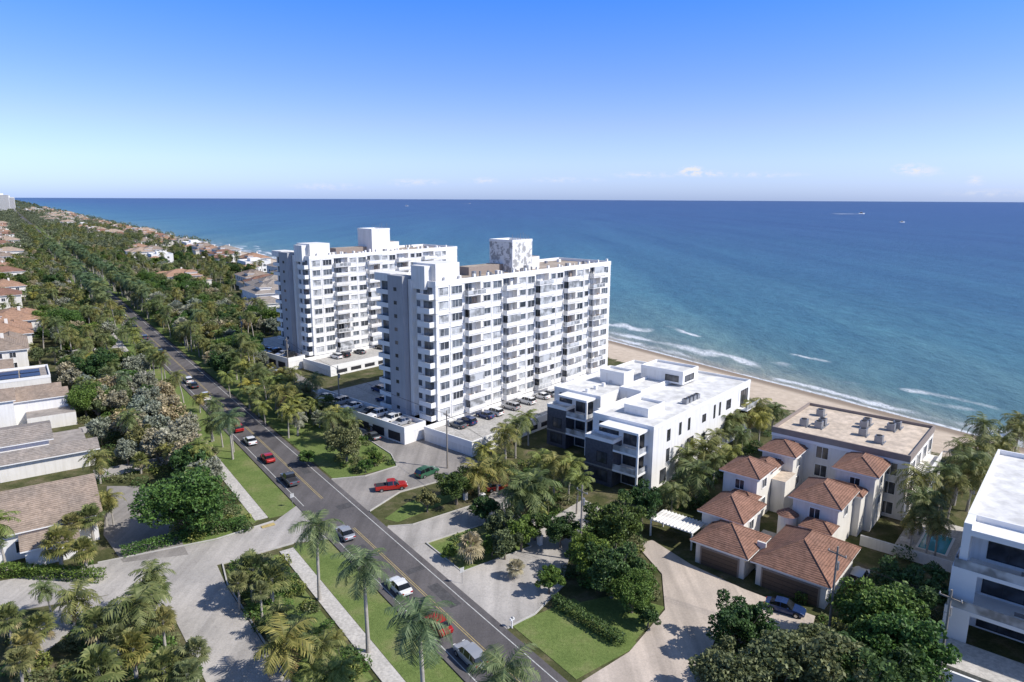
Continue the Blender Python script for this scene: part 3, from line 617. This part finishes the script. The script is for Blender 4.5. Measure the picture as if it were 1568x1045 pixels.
def feather(name,h,nf,L,leaf,seed,lean=.6,trunk=.16,droop=1.5,k=17,lw=.07,skirt=False,shaft=False,ll=.75):
    global rng; rng=np.random.default_rng(seed); fb=FB()
    la=rng.uniform(0,6.28); tx,ty=lean*math.cos(la),lean*math.sin(la)
    V,Q=tube([(0,0,-.2),(tx*.15,ty*.15,h*.3),(tx*.5,ty*.5,h*.65),(tx,ty,h)],[trunk*1.5,trunk*1.1,trunk,trunk*.85],8); fb.add(V,Q,0)
    top=np.array([tx,ty,h])
    if shaft:
        V,Q=tube([top-[0,0,.3],top+[0,0,.2],top+[0,0,1.3]],[trunk*1.0,trunk*1.05,trunk*.45],8); fb.add(V,Q,1); top=top+[0,0,1.1]
    for i in range(nf):
        az=i*2.4+rng.uniform(-.3,.3); f=i/nf; el=R(80-118*f+rng.uniform(-10,10)); l=L*rng.uniform(.8,1.12)*(0.8+.2*math.sin(f*3.1))
        ns=9; p=top.copy(); pts=[p.copy()]; tans=[]
        hz=np.array([math.cos(az),math.sin(az),0]); twist=rng.uniform(-.35,.35)
        for j in range(ns):
            u=(j+.5)/ns; e=el-droop*u**1.2; e=max(e,-1.5); d=hz*math.cos(e)+np.array([0,0,math.sin(e)]); p=p+d*l/ns; pts.append(p.copy()); tans.append(d)
        pts=np.array(pts); side=np.cross(hz,[0,0,1]); side=side+np.array([0,0,twist])
        w=.045
        V=[];Q=[]
        for j,pp in enumerate(pts): V+= [pp-side*w*(1-j/12),pp+side*w*(1-j/12)]
        for j in range(ns): Q.append((2*j,2*j+1,2*j+3,2*j+2))
        fb.add(V,Q,1)
        V=[]; mi=3 if (skirt and f>.86) else 1
        for a in range(k):
            u=.12+.88*a/(k-1); x=u*ns; j=min(int(x),ns-1); base=pts[j]+(pts[j+1]-pts[j])*(x-j); T=tans[j]
            ln=ll*math.sin(math.pi*(.14+.8*u))**.7*rng.uniform(.85,1.1)
            for sg in (-1,1):
                up=np.cross(side,T); d=side*sg*.85+T*.5-np.array([0,0,.35])+up*-.05+rng.normal(size=3)*.09; tip=base+d*ln
                ww=T*lw; V+=[base-ww,base+ww,tip+ww*.35,tip-ww*.35]
        fb.add(V,np.arange(len(V)).reshape(-1,4),mi)
    return fb.mesh(name,[PBARK,leaf,TAUPE,PALMS])
def fan(name,h,nf,leaf,seed,r=1.0,pet=1.2,seg=13,trunk=.2):
    global rng; rng=np.random.default_rng(seed); fb=FB()
    V,Q=tube([(0,0,-.2),(.05,.1,h*.5),(.1,.1,h)],[trunk*1.2,trunk,trunk],8); fb.add(V,Q,0); top=np.array([.1,.1,h])
    for i in range(nf):
        az=i*2.4+rng.uniform(-.3,.3); el=R(80-130*i/nf+rng.uniform(-10,10)); d=np.array([math.cos(az)*math.cos(el),math.sin(az)*math.cos(el),math.sin(el)])
        sd=np.cross(d,[0,0,1]); sd/=np.linalg.norm(sd)+1e-9; c=top+d*pet*rng.uniform(.8,1.2)-np.array([0,0,.1])
        fb.add([top-sd*.03,top+sd*.03,c+sd*.03,c-sd*.03],[(0,1,2,3)],1)
        V=[]
        for a in range(seg):
            th=R(-125+250*a/(seg-1)); q=d*math.cos(th)+sd*math.sin(th); rr=r*rng.uniform(.85,1.1)
            pr=np.cross(q,np.cross(d,sd)); pr/=np.linalg.norm(pr)+1e-9
            m=c+q*rr*.6; tip=c+q*rr-np.array([0,0,.28*rr]); wd=.10*r
            V+=[c,m-pr*wd,tip,m+pr*wd]
        fb.add(V,np.arange(len(V)).reshape(-1,4),2 if i>nf*.88 and leaf is not LEAFS else 1)
    return fb.mesh(name,[PBARK,leaf,PALMS])
royal=[feather('royal_palm_mesh',9.6,20,4.5,PALMD,31+i,.3,.2,1.5+.1*i,28,.06,shaft=True,ll=1.15) for i in range(4)]
coco=[feather('coconut_palm_mesh',h,24,3.3,PALML,41+i,1.0,.14,1.9,16,.065,True) for i,h in enumerate((6.5,7.6,8.6,5.4))]
lush=[feather('areca_palm_mesh',h,22,2.9,l,51+i,.5,.12,1.6,16,.07,i%2==0) for i,(h,l) in enumerate(((4.2,PALML),(5.2,PALMY),(3.4,PALML),(5.8,PALML)))]
fanp=[fan('sabal_palm_mesh',h,34,l,61+i) for i,(h,l) in enumerate(((4.5,PALML),(5.5,LEAFO),(3.6,PALML)))]
silv=[fan('silver_palm_mesh',3.0,26,LEAFS,71,1.25,1.2),feather('silver_date_palm_mesh',4.2,26,2.6,LEAFS,72,.2,.2,1.6,15,.07)]
bigt=[broad('broadleaf_tree_mesh',h,r,n,l,81+i,sz,nc) for i,(h,r,n,l,sz,nc) in enumerate(((5.6,5.8,17000,LEAF,.22,95),(4.6,4.2,9000,LEAFD,.22,54),(4.8,4.4,9000,LEAFO,.22,54),(5.2,4.8,10500,LEAF,.23,60)))]
midt=[broad('broadleaf_tree_small_mesh',h,r,n,l,91+i,.26,30,spread=sp) for i,(h,r,l,n,sp) in enumerate(((3.6,3.1,LEAF,3600,1),(4.2,3.6,LEAFD,3800,1),(3.4,3.0,LEAFO,3400,1),(3.8,3.2,LEAFS,2600,1.2)))]
def inside(p,poly):
    x,y=p;c=False;n=len(poly)
    for i in range(n):
        x1,y1=poly[i];x2,y2=poly[i-1]
        if (y1>y)!=(y2>y) and x<(x2-x1)*(y-y1)/(y2-y1)+x1: c=not c
    return c
BB=[(min(p[0] for p in q),max(p[0] for p in q),min(p[1] for p in q),max(p[1] for p in q),q) for q in KEEP]
def blocked(p): return any(a<=p[0]<=b and c<=p[1]<=d and inside(p,q) for a,b,c,d,q in BB)
def plant(name,me,x,y,sc=1):
    return link(bpy.data.objects.new(name,me),(x,y,0),random.uniform(0,6.28),(sc*random.uniform(.93,1.07),sc*random.uniform(.93,1.07),sc))
def put(kind,u,v,h,sc=None):
    lib,base,name=kind; me,hh=random.choice(lib)
    if sc is None: sc=h/hh
    x,y=G(u,v,h); plant(name,me,x,y,sc)
K_ROYAL=([(m,10.7) for m in royal],0,'royal_palm_tree'); K_COCO=(list(zip(coco,(6.5,7.6,8.6,5.4))),0,'coconut_palm_tree')
K_LUSH=(list(zip(lush,(4.2,5.2,3.4,5.8))),0,'areca_palm_tree'); K_FAN=(list(zip(fanp,(4.5,5.5,3.6))),0,'sabal_palm_tree')
K_SILV=([(silv[0],3.0),(silv[1],4.2)],0,'silver_palm_tree')
K_BIG=(list(zip(bigt,(5.6,4.6,4.8,5.2))),0,'broadleaf_tree'); K_MID=(list(zip(midt[:3],(3.6,4.2,3.4))),0,'broadleaf_tree')
K_SB=([(midt[3],3.8)],0,'silver_buttonwood_tree')
def one(lst,i,name,hh): return ([(lst[i],hh)],0,name)
for u,v,h in ((484,806,10.2),(560,868,10.6),(648,948,11),(775,1025,9.5)): put(K_ROYAL,u,v,h)
for u,v,h in ((352,640,8.5),(300,480,9),(190,575,7)): put(K_ROYAL,u,v,h)
put(one(bigt,0,'broadleaf_tree',5.6),285,765,5.8); put(one(bigt,2,'broadleaf_tree',4.8),530,676,4.6); put(one(bigt,1,'broadleaf_tree',4.6),945,800,4.8)
for u,v,h,i in ((940,870,4.2,1),(970,905,3.0,0),(905,848,3.6,3),(985,768,4.0,1),(860,810,3.0,1),(1135,955,3.9,1),(1345,945,5.0,3),(1375,990,5,3),(1200,1022,4.6,2),(1275,1030,5.0,2),(1330,1035,5,1),(700,742,3.6,1),(1125,1035,4.2,2),(345,555,5,1),(100,490,6,0),(150,560,6,1),(60,490,5,3),(1400,900,4.6,1),(1250,1000,4,2),(80,430,6,1),(130,610,4.5,0)):
    put(one(bigt,i,'broadleaf_tree',(5.6,4.6,4.8,5.2)[i]),u,v,h)
for u,v,h in ((770,800,3),(800,815,3),(745,775,3),(775,830,2.8),(655,765,2.2),(842,885,2.3),(820,800,3),(690,845,1.4),(755,835,1.8),(995,940,1.8),(470,700,2),(575,700,1.8),(560,712,1.6)): put(K_MID,u,v,h)
for u,v,h in ((722,835,2.8),(790,868,1.8),(455,590,4),(465,605,4.5),(455,640,4),(350,515,4),(290,480,6),(280,500,5),(240,460,6),(300,500,4),(215,455,6),(270,475,6),(300,470,6)): put(K_SILV,u,v,h)
for u,v,h in ((230,640,4.5),(265,675,4.5),(245,655,4),(225,610,4),(265,640,4),(290,690,4),(210,560,4),(200,650,4),(150,610,4),(195,690,3),(250,600,4),(280,660,4.5),(240,680,4),(220,585,4),(255,625,4.5),(215,630,4.5)): put(K_SB,u,v,h)
for u,v,h in ((430,600,7),(450,615,6),(420,585,7),(410,575,6),(375,560,6),(395,570,6),(360,545,7),(470,600,5),(745,690,6),(762,712,5),(790,650,7),(775,665,6),(820,740,6.5),(850,705,7),(872,712,6.5),(800,760,6),(885,735,6),(735,725,5),(830,700,6),(810,640,6),(830,775,4),(440,630,6),(395,600,6),(380,590,6),(350,575,6),(405,620,5)): put(K_LUSH,u,v,h)
for u,v in ((1060,700),(1085,690),(1100,668),(1130,640),(1150,628),(1070,722),(1040,735),(1165,640),(1140,665),(1112,645),(1095,705),(1125,690),(1055,680),(1030,750),(1185,625)): put(K_LUSH,u,v,random.uniform(4.5,6.5))
for u,v,h in ((1420,740,8.5),(1400,765,7),(1445,720,8),(1470,705,8),(1500,690,8),(1530,672,8),(1560,655,8),(1490,722,7),(1450,755,7),(1425,795,6.5),(1510,700,7),(1545,690,7),(1460,735,7.5),(1400,800,5),(1480,690,8),(1520,655,8),(1550,640,8),(1440,800,6),(1430,770,7)): put(K_COCO,u,v,h)
for u,v,h in ((110,800,4.5),(140,790,4.5),(90,830,4.5),(130,840,4),(160,770,4),(385,870,4.2),(415,885,4),(365,890,4),(400,905,3.6),(40,985,4.5),(150,955,4.5),(235,900,4.5),(205,990,4.5),(250,950,4.5),(300,1000,4.5),(150,1020,4.5),(210,930,4),(180,975,4),(255,1020,4),(60,960,4),(30,1010,4),(290,1030,4),(120,1040,4),(15,945,4)): put(K_FAN,u,v,h)
for u,v,h in ((500,985,3.5),(440,990,5),(530,1020,3.6),(465,955,3.6),(240,880,6),(0,800,7),(150,700,5),(210,930,6),(480,1030,3.5),(435,940,3.2),(520,975,3),(170,760,5),(110,920,4),(75,900,4)): put(K_LUSH,u,v,h)
def scatter(s0,s1,t0,t1,n,kinds,lo=.75,hi=1.15):
    for i in range(n):
        s=random.uniform(s0,s1);t=random.uniform(t0,t1);p=ST(s,t)
        if blocked(p): continue
        lib,_,nm=random.choice(kinds); me,hh=random.choice(lib); plant(nm,me,p[0],p[1],random.uniform(lo,hi))
scatter(112,200,11,25,60,[K_MID,K_SB,K_LUSH,K_FAN,K_SB,K_MID]); scatter(200,420,9,26,200,[K_MID,K_SB,K_LUSH,K_FAN,K_COCO,K_MID,K_LUSH,K_COCO])
scatter(128,235,45,55,44,[K_LUSH,K_COCO,K_FAN,K_SILV,K_MID]); scatter(190,262,45,62,60,[K_MID,K_LUSH,K_COCO,K_SB,K_BIG])
scatter(250,430,46,82,260,[K_MID,K_LUSH,K_COCO,K_SB,K_BIG,K_COCO]); scatter(265,430,82,158,170,[K_MID,K_LUSH,K_COCO],.6,1)
scatter(130,235,28.9,32.5,16,[K_COCO,K_LUSH]); scatter(220,330,28.9,32.5,24,[K_COCO,K_LUSH]); scatter(240,330,44,48,24,[K_COCO,K_LUSH])
scatter(330,760,29,33.2,150,[K_COCO,K_ROYAL],.8,1.1); scatter(330,760,43.3,47,150,[K_COCO,K_ROYAL],.8,1.1)
scatter(420,760,5,28,220,[K_COCO,K_LUSH,K_MID,K_FAN,K_SB]); scatter(420,760,46,85,260,[K_COCO,K_MID,K_LUSH,K_SB,K_COCO]); scatter(420,760,85,150,260,[K_COCO,K_MID])
scatter(760,1300,20,33,120,[K_COCO],1,1.3); scatter(760,1300,43.5,150,360,[K_COCO],1,1.3); scatter(230,800,-14,8,230,[K_COCO,K_MID,K_LUSH])
# distant tree mass
fb=FB(); rng=np.random.default_rng(5)
def far_band(s0,s1,t0,t1,n,szl=.8,npl=55,rs=(2.0,4.2)):
    for i in range(n):
        s=s0+(s1-s0)*random.random()**1.3; t=random.uniform(t0,t1); x,y=ST(s,t)
        if s<3500 and blocked((x,y)): continue
        r=random.uniform(*rs); fb.leaves(clump((x,y,random.uniform(3,8)),r,npl,.75),szl,0)
far_band(740,2200,-60,31,900); far_band(740,2200,44,165,1700,rs=(2.4,4.8)); far_band(2100,6000,-300,165,1500,2.0,40,(4,8)); far_band(5000,14000,-900,170,900,5.0,40,(8,14)); far_band(1200,2600,31,45,160)
link(bpy.data.objects.new('distant_trees',fb.mesh('distant_trees',[FARL])))
# shrubs and hedges
sh=FB(); rng=np.random.default_rng(6)
def shrubs(zone,n,r0=.6,r1=1.5,npl=170):
    for i in range(n):
        if isinstance(zone,tuple): p=ST(random.uniform(zone[0],zone[1]),random.uniform(zone[2],zone[3]))
        else:
            u=random.uniform(min(a[0] for a in zone),max(a[0] for a in zone)); v=random.uniform(min(a[1] for a in zone),max(a[1] for a in zone))
            if not inside((u,v),zone): continue
            p=G(u,v)
        if blocked(p): continue
        r=random.uniform(r0,r1); sh.leaves(clump((p[0],p[1],r*.5),r,int(npl*r*r),.7),.16,random.choice([0,0,1,1,2,2,3]))
shrubs((101,112,-5,26),80); shrubs((112,240,8,26),340,.6,1.6,90); shrubs((30,92,-5,10.8),240); shrubs((40,92,19,25.8),100)
shrubs([(740,790),(850,790),(850,860),(820,850),(740,810)],40); shrubs([(840,840),(900,800),(1000,850),(1000,920),(900,900),(850,880)],120,.7,1.4)
shrubs([(700,700),(830,680),(900,760),(880,830),(780,790),(690,750)],150,.6,1.4); shrubs([(1030,680),(1160,630),(1190,660),(1060,790),(1010,790)],160,.8,1.7)
shrubs([(1060,1000),(1260,970),(1430,900),(1430,1045),(1060,1045)],220,.9,1.8); shrubs([(1390,740),(1568,640),(1568,690),(1440,850),(1380,900)],240,.8,1.8)
shrubs([(1240,900),(1300,850),(1320,900),(1260,960)],30,.5,.9); shrubs((73.5,81.5,48,56),24,.4,.8); shrubs((113,122,46,55),30,.5,1.0)
shrubs((122,235,55,56.6),120,.5,.8); shrubs((240,330,44,90),240,1,2,70); shrubs((62,104,58,72),110,.6,1.4)
link(bpy.data.objects.new('garden_shrubs',sh.mesh('garden_shrubs',[LEAF,LEAFD,LEAFO,PALMY])))
def hedge(name,a,b,w,h,leaf=LEAFD):
    f=FB(); L=math.hypot(b[0]-a[0],b[1]-a[1]); n=int(L*(w+h*2)*70)
    q=rng.uniform(0,1,(n,3)); k=rng.integers(0,3,n); q[k==0,1]=rng.choice([0,1],(k==0).sum()); q[k==1,2]=1
    P3=np.stack([q[:,0]*L,(q[:,1]-.5)*w,q[:,2]*h],1)+rng.normal(size=(n,3))*.07; f.leaves(P3,.13,0)
    link(bpy.data.objects.new(name,f.mesh(name,[leaf])),(a[0],a[1],0),math.atan2(b[1]-a[1],b[0]-a[0]))
hedge('hedge',G(850,925),G(955,990),1.2,1.3); hedge('hedge',ST(104.3,8),ST(104,25),1.4,1.4,LEAF); hedge('hedge',G(0,880),G(160,890),1.5,1.5,LEAF); hedge('hedge',G(1225,925),G(1270,880),1.2,1.2,LEAF)
hedge('hedge',G(1130,790),G(1190,735),1,2,LEAF)
# ---------------------------------------------------------------- vehicles
def paint(name,c,met=.3):
    m,nt,b=nodes(name); b.inputs['Base Color'].default_value=(*c,1); b.inputs['Roughness'].default_value=.28; b.inputs['Metallic'].default_value=met; b.inputs['Coat Weight'].default_value=.5; return m
PC={'white':paint('white_car_paint',(.74,.74,.73),0),'silver':paint('silver_car_paint',(.46,.47,.49),.4),'red':paint('red_car_paint',(.42,.02,.015),.1),'black':paint('black_car_paint',(.025,.027,.03)),'blue':paint('blue_car_paint',(.02,.05,.16)),'grey':paint('grey_car_paint',(.12,.13,.14)),'green':paint('green_paint',(.05,.16,.09))}
LAMPW=paint('headlamp',(.75,.75,.72),0); LAMPR=paint('tail_lamp',(.35,.01,.01),0); CHR=paint('wheel_alloy',(.5,.5,.52),.8)
CARM={}
def car_mesh(kind,col):
    if (kind,col) in CARM: return CARM[kind,col]
    pm=PC[col]; mb=MB()
    if kind=='sedan': S=[(-2.35,.45,.70,.72,0,.72),(-2.25,.30,.86,.82,0,.9),(-1.75,.22,.93,.9,0,.97),(-1.15,.2,.95,.92,1,1.38),(-.45,.2,.95,.92,1,1.46),(.25,.2,.93,.92,1,1.44),(1.0,.2,.90,.9,0,.96),(1.9,.24,.80,.88,0,.84),(2.3,.32,.66,.78,0,.68),(2.38,.42,.55,.66,0,.56)]
    elif kind=='suv': S=[(-2.35,.45,.85,.8,0,.9),(-2.3,.3,1.0,.9,0,1.05),(-2.05,.25,1.08,.94,1,1.62),(-1.2,.25,1.08,.95,1,1.72),(0,.25,1.08,.95,1,1.72),(.55,.25,1.06,.95,1,1.62),(1.15,.25,1.02,.94,0,1.08),(2.0,.28,.95,.92,0,.98),(2.35,.35,.78,.82,0,.80),(2.42,.45,.6,.7,0,.62)]
    else: S=[(-2.8,.45,.9,.9,0,.92),(-2.75,.4,1.05,.95,0,1.07),(-.75,.35,1.08,.96,0,1.10),(-.65,.35,1.08,.96,1,1.78),(.3,.35,1.08,.96,1,1.80),(.75,.35,1.06,.96,1,1.72),(1.35,.35,1.02,.95,0,1.12),(2.45,.38,1.0,.93,0,1.02),(2.75,.45,.8,.85,0,.82),(2.8,.5,.65,.8,0,.66)]
    def sec(s):
        x,zb,zl,w,c,zr=s; wr=w*.76 if c else w*.9
        return [(x,-w*.93,zb),(x,-w,(zb+zl)/2),(x,-w*.97,zl),(x,-wr,zr),(x,wr,zr),(x,w*.97,zl),(x,w,(zb+zl)/2),(x,w*.93,zb)]
    for a,b in zip(S[:-1],S[1:]):
        A,B=sec(a),sec(b)
        for i in range(7):
            m=pm
            if i in (2,4) and (a[4] or b[4]): m=CGLASS
            if i==3 and a[4]!=b[4]: m=CGLASS
            mb.face([A[i],B[i],B[i+1],A[i+1]][::-1],m)
        mb.face([A[0],A[7],B[7],B[0]][::-1],DARK)
    mb.face(sec(S[0]),pm); mb.face(sec(S[-1])[::-1],pm)
    cab=[s for s in S if s[4]]
    for s in cab[1:-1]:
        x=s[0]
        for sg in (-1,1):
            y0=sg*(s[3]*.97+.006);y1=sg*(s[3]*.76+.012)
            mb.face([(x-.05,y0,s[2]),(x+.05,y0,s[2]),(x+.05,y1,s[5]+.003),(x-.05,y1,s[5]+.003)],pm)
    if kind=='pickup': mb.box(-2.68,-.85,-.78,.78,1.085,1.108,DARK); mb.box(-2.7,-2.66,-.8,.8,1.09,1.16,pm)
    wx=1.42 if kind!='pickup' else 1.75
    for x in (-wx,wx):
        for sg in (-1,1):
            y0,y1=sorted((sg*.70,sg*.965)); mb.ycyl(x,y0,y1,.35,.36,RUBBER); y0,y1=sorted((sg*.955,sg*.985)); mb.ycyl(x,y0,y1,.35,.21,CHR,8)
    f=S[-3][0]; zl=S[-3][2]-.1; rr=S[1][0]
    for sg in (-1,1):
        y0,y1=sorted((sg*.45,sg*.80)); mb.box(f+.25,f+.40,y0,y1,zl-.16,zl-.02,LAMPW); mb.box(rr-.12,rr+.03,y0,y1,S[1][2]-.22,S[1][2]-.04,LAMPR)
        y0,y1=sorted((sg*.92,sg*1.08)); mb.box(cab[-1][0]+.1,cab[-1][0]+.28,y0,y1,S[4][2],S[4][2]+.14,pm)
    CARM[kind,col]=mb.mesh(kind+'_'+col); return CARM[kind,col]
DR=math.atan2(.8058,-.592)
def car(name,kind,col,pos,ang,z=.14): link(bpy.data.objects.new(name,car_mesh(kind,col)),(pos[0],pos[1],z),ang)
def on(u,t):
    a,b=-50.,1400.
    for _ in range(50):
        m=(a+b)/2; x,y=ST(m,t); uu=784+1045*x/(y*CP+H*SP)
        if uu>u: a=m
        else: b=m
    return ST(a,t)
for u,k,c,n in ((722,'suv','silver','silver_car'),(672,'sedan','red','red_car'),(613,'sedan','white','white_car'),(529,'sedan','silver','silver_car'),(445,'pickup','grey','grey_pickup_truck'),(411,'sedan','red','red_car'),(384,'sedan','white','white_car'),(364,'suv','red','red_car'),(315,'pickup','white','white_pickup_truck'),(297,'sedan','black','black_car'),(289,'suv','white','white_car'),(245,'suv','black','black_car'),(222,'suv','grey','grey_car'),(206,'suv','black','black_car'),(199,'sedan','white','white_car'),(190,'suv','white','white_car'),(150,'suv','grey','grey_car')):
    car(n,k,c,on(u,35.9),DR)
car('red_pickup_truck','pickup','red',G(600,750),EA-.55,.06); car('red_car','sedan','red',G(763,750),EA-.5,.05); car('blue_car','sedan','blue',G(1203,937),-.55,.09)
car('silver_car','suv','silver',G(1316,890),EA,.05); car('green_utility_vehicle','suv','green',G(655,728),EA,.06)
for u,v,k,c in ((568,661,'suv','black'),(571,672,'sedan','grey'),(522,626,'suv','blue'),(505,612,'sedan','silver'),(415,570,'sedan','silver'),(425,575,'suv','white'),(396,548,'suv','black'),(400,556,'sedan','white'),(455,590,'sedan','silver'),(540,640,'sedan','silver'),(470,597,'suv','white'),(484,603,'sedan','black'),(552,650,'suv','white')):
    car('parked_'+c+'_car',k,c,G(u,v),DR+random.uniform(-.1,.1),.06)
for o,lst in ((OB,((2.5,-3.4),(5.4,-3.4),(11.2,-3.4),(14.1,-3.4),(19.9,-3.4),(25.7,-3.4),(31.5,-3.4),(34.4,-3.4),(43.1,-3.4),(3,22),(8,30),(14,24))),(OA,((5.4,-3.4),(8.3,-3.4),(14.1,-3.4),(22.8,-3.4),(28.6,-3.4),(31.5,-3.4),(40,-3.4)))):
    for e,f in lst: car('parked_car',random.choice(['suv','sedan']),random.choice(['white','silver','black','grey','blue','white']),EF(o,e,f),EA+1.57,2.2 if f<0 else 2.6)
for e in (-6,-5.8):
    for f in (5,8,13,16,22,27,33): car('parked_car',random.choice(['suv','sedan']),random.choice(['white','silver','grey','black']),EF(OB if e==-6 else OA,e,f),EA+1.57+1.57,3.0)
# ---------------------------------------------------------------- utility poles and wires
poles=[]
def pole(p,h=11.5):
    mb=MB(); mb.cyl(0,0,0,h,.17,WOODP,8,.11); mb.box(-.06,.06,-1.1,1.1,h-1.0,h-.86,WOODP); mb.cyl(.28,0,h-3,h-2.0,.22,METAL,8)
    for y in (-1,0,1): mb.cyl(0,y,h-.86,h-.65,.05,STUC2,6)
    a=RA; obj('utility_pole',mb,(p[0],p[1],0),a); poles.append((p,h,a))
for p in (ST(24,73),G(1270,975),G(890,860),G(686,718),G(521,632),ST(190,60.5),ST(235,60)): pole(p)
wires=MB()
for (p,h,a),(q,h2,b) in zip(poles[:-1],poles[1:]):
    for off,dz in ((-1,-.65),(0,-.65),(1,-.65),(0,-2.6)):
        n=10; pr=None
        for i in range(n+1):
            u=i/n; x=p[0]+(q[0]-p[0])*u-math.sin(a)*off; y=p[1]+(q[1]-p[1])*u+math.cos(a)*off; z=h+(h2-h)*u+dz-1.2*4*u*(1-u)*.6
            if pr:
                w=.014
                wires.face([(pr[0],pr[1],pr[2]-w),(x,y,z-w),(x,y,z+w),(pr[0],pr[1],pr[2]+w)],DARK); wires.face([(pr[0]-w,pr[1]-w,pr[2]),(x-w,y-w,z),(x+w,y+w,z),(pr[0]+w,pr[1]+w,pr[2])],DARK)
            pr=(x,y,z)
obj('power_lines',wires)
for u,v in ((714,765),(828,835),(740,770)):
    mb=MB(); mb.box(-.3,.3,-.3,.3,0,1.5,WHITE); mb.box(-.38,.38,-.38,.38,1.5,1.62,WHITE2); mb.cyl(0,0,1.62,1.85,.12,METAL,8); obj('gate_pillar',mb,(*G(u,v),0),RA)
mb=MB(); mb.box(-.06,.06,-.06,.06,0,1.1,WHITE2); mb.box(-.28,.28,-.12,.12,1.1,1.35,WHITE2); mb.ycyl(0,-.12,.12,1.35,.12,METAL,8); obj('mailbox',mb,(*G(786,962),0),RA)
for s_ in (70,92,106,150):
    mb=MB(); mb.cyl(0,0,0,2.4,.03,METAL,6); mb.box(-.02,.02,-.3,.3,1.7,2.4,WPAINT); obj('road_sign',mb,(*ST(s_,33.0 if s_>80 else 43.4),0),RA+1.57)
mb=MB(); mb.box(48,58,6,20,0,.3,CONC2); mb.box(50,55,8,17,.3,.33,POOL); obj('swimming_pool',mb,(OC[0],OC[1],0),EA)
FOAM=M('foam',(.72,.74,.75),.9,.1,.2)
def boat(u,v,sc,wake):
    x,y=G(u,v,-2); root=empty('motor_boat',(x,y,-2),.05); mb=MB()
    mb.prism([(-4,-1.3),(2,-1.3),(4.5,0),(2,1.3),(-4,1.3)],-.2,1.2,WHITE2); mb.box(-1.5,1,-.9,.9,1.2,2.5,GLASS,WHITE2); mb.box(-1.8,1.2,-1.1,1.1,2.5,2.65,WHITE2)
    h=obj('hull',mb,parent=root); h.scale=(sc,)*3
    if wake:
        wk=MB(); n=14
        for i in range(n):
            a,b=-4*sc-wake*i/n,-4*sc-wake*(i+.85)/n; ww=10+26*i/n
            wk.face([(a,-ww,.06),(b,-ww-1,.06),(b,ww,.06),(a,ww-1,.06)][::-1],FOAM)
        obj('wake',wk,parent=root)
boat(1318,328,3,95); boat(718,312,2.5,90); boat(1380,341,1.6,0); boat(622,316,2.5,0)
# ---------------------------------------------------------------- light, sky, camera
SEL=R(43); az=R(106)
sd=Vector((math.sin(az)*math.cos(SEL),math.cos(az)*math.cos(SEL),math.sin(SEL)))
L=bpy.data.lights.new('sun','SUN'); L.energy=5.0; L.angle=R(.5); L.color=(1,.955,.885)
lo=bpy.data.objects.new('sun',L); lo.rotation_euler=sd.to_track_quat('Z','Y').to_euler(); scene.collection.objects.link(lo)
w=bpy.data.worlds.new('World'); scene.world=w; w.use_nodes=True; nt=w.node_tree; bg=nt.nodes['Background']
sky=nt.nodes.new('ShaderNodeTexSky'); sky.sky_type='NISHITA'; sky.sun_disc=False; sky.sun_elevation=SEL; sky.sun_rotation=az; sky.altitude=0; sky.air_density=1.0; sky.dust_density=.6; sky.ozone_density=2.0
tc=nt.nodes.new('ShaderNodeTexCoord'); sx=nt.nodes.new('ShaderNodeSeparateXYZ'); nt.links.new(tc.outputs['Generated'],sx.inputs[0])
tint=ramp(nt,sx.outputs['Z'],[(0,(.82,1.08,2.1)),(.05,(.93,1.07,1.75)),(.10,(.88,.96,1.55)),(.16,(.68,.88,1.5)),(.28,(.30,.80,1.85)),(.42,(.68,.76,.92)),(1,(.78,.80,.84))])
col=mixc(nt,1.0,sky.outputs[0],tint,'MULTIPLY')
def dirn(u,v):
    x=(u-784)/1045.0; y=(522.5-v)/1045.0+x*0.0043
    return Vector((x,CP+y*SP,-SP+y*CP)).normalized()
cn=noise(nt,tc.outputs['Generated'],75,6,.65,(1,1,2.2,0)); cn2=math_(nt,'MULTIPLY',math_(nt,'SUBTRACT',cn,.40),4.5,clamp=True)
acc=None
for u,v,a,b,k in ((1058,261,.020,.008,1.5),(1072,266,.04,.006,.7),(1392,258,.024,.008,.7),(1410,263,.03,.008,.5),(1492,277,.012,.008,.6),(985,268,.06,.006,.45),(1150,268,.08,.005,.45),(740,277,.03,.006,.5),(500,286,.06,.006,.4),(622,280,.03,.007,.45),(655,279,.03,.006,.4),(860,276,.07,.005,.35),(1520,296,.06,.006,.3)):
    c=dirn(u,v)
    sb=nt.nodes.new('ShaderNodeVectorMath'); sb.operation='SUBTRACT'; nt.links.new(tc.outputs['Generated'],sb.inputs[0]); sb.inputs[1].default_value=c
    ml=nt.nodes.new('ShaderNodeVectorMath'); ml.operation='MULTIPLY'; nt.links.new(sb.outputs[0],ml.inputs[0]); ml.inputs[1].default_value=(1/a,1/a,1/b)
    ln=nt.nodes.new('ShaderNodeVectorMath'); ln.operation='LENGTH'; nt.links.new(ml.outputs[0],ln.inputs[0])
    q=math_(nt,'MULTIPLY',math_(nt,'SUBTRACT',1.0,ln.outputs['Value'],clamp=True),2.0*k); acc=q if acc is None else math_(nt,'ADD',acc,q)
cf=math_(nt,'MULTIPLY',math_(nt,'MULTIPLY',acc,cn2),.75,clamp=True)
col=mixc(nt,cf,col,(6.4,6.5,7.0))
nt.links.new(col,bg.inputs[0]); bg.inputs[1].default_value=.13
cam=bpy.data.cameras.new('camera'); cam.lens=24; cam.sensor_width=36; cam.clip_end=200000; cam.clip_start=.5
co=bpy.data.objects.new('camera',cam); scene.collection.objects.link(co)
co.matrix_world=Matrix.Translation((0,0,H))@Matrix.Rotation(R(90)-P,4,'X')@Matrix.Rotation(R(.246),4,'Z')
scene.camera=co
scene.view_settings.view_transform='Standard'; scene.view_settings.look='None'; scene.view_settings.exposure=0
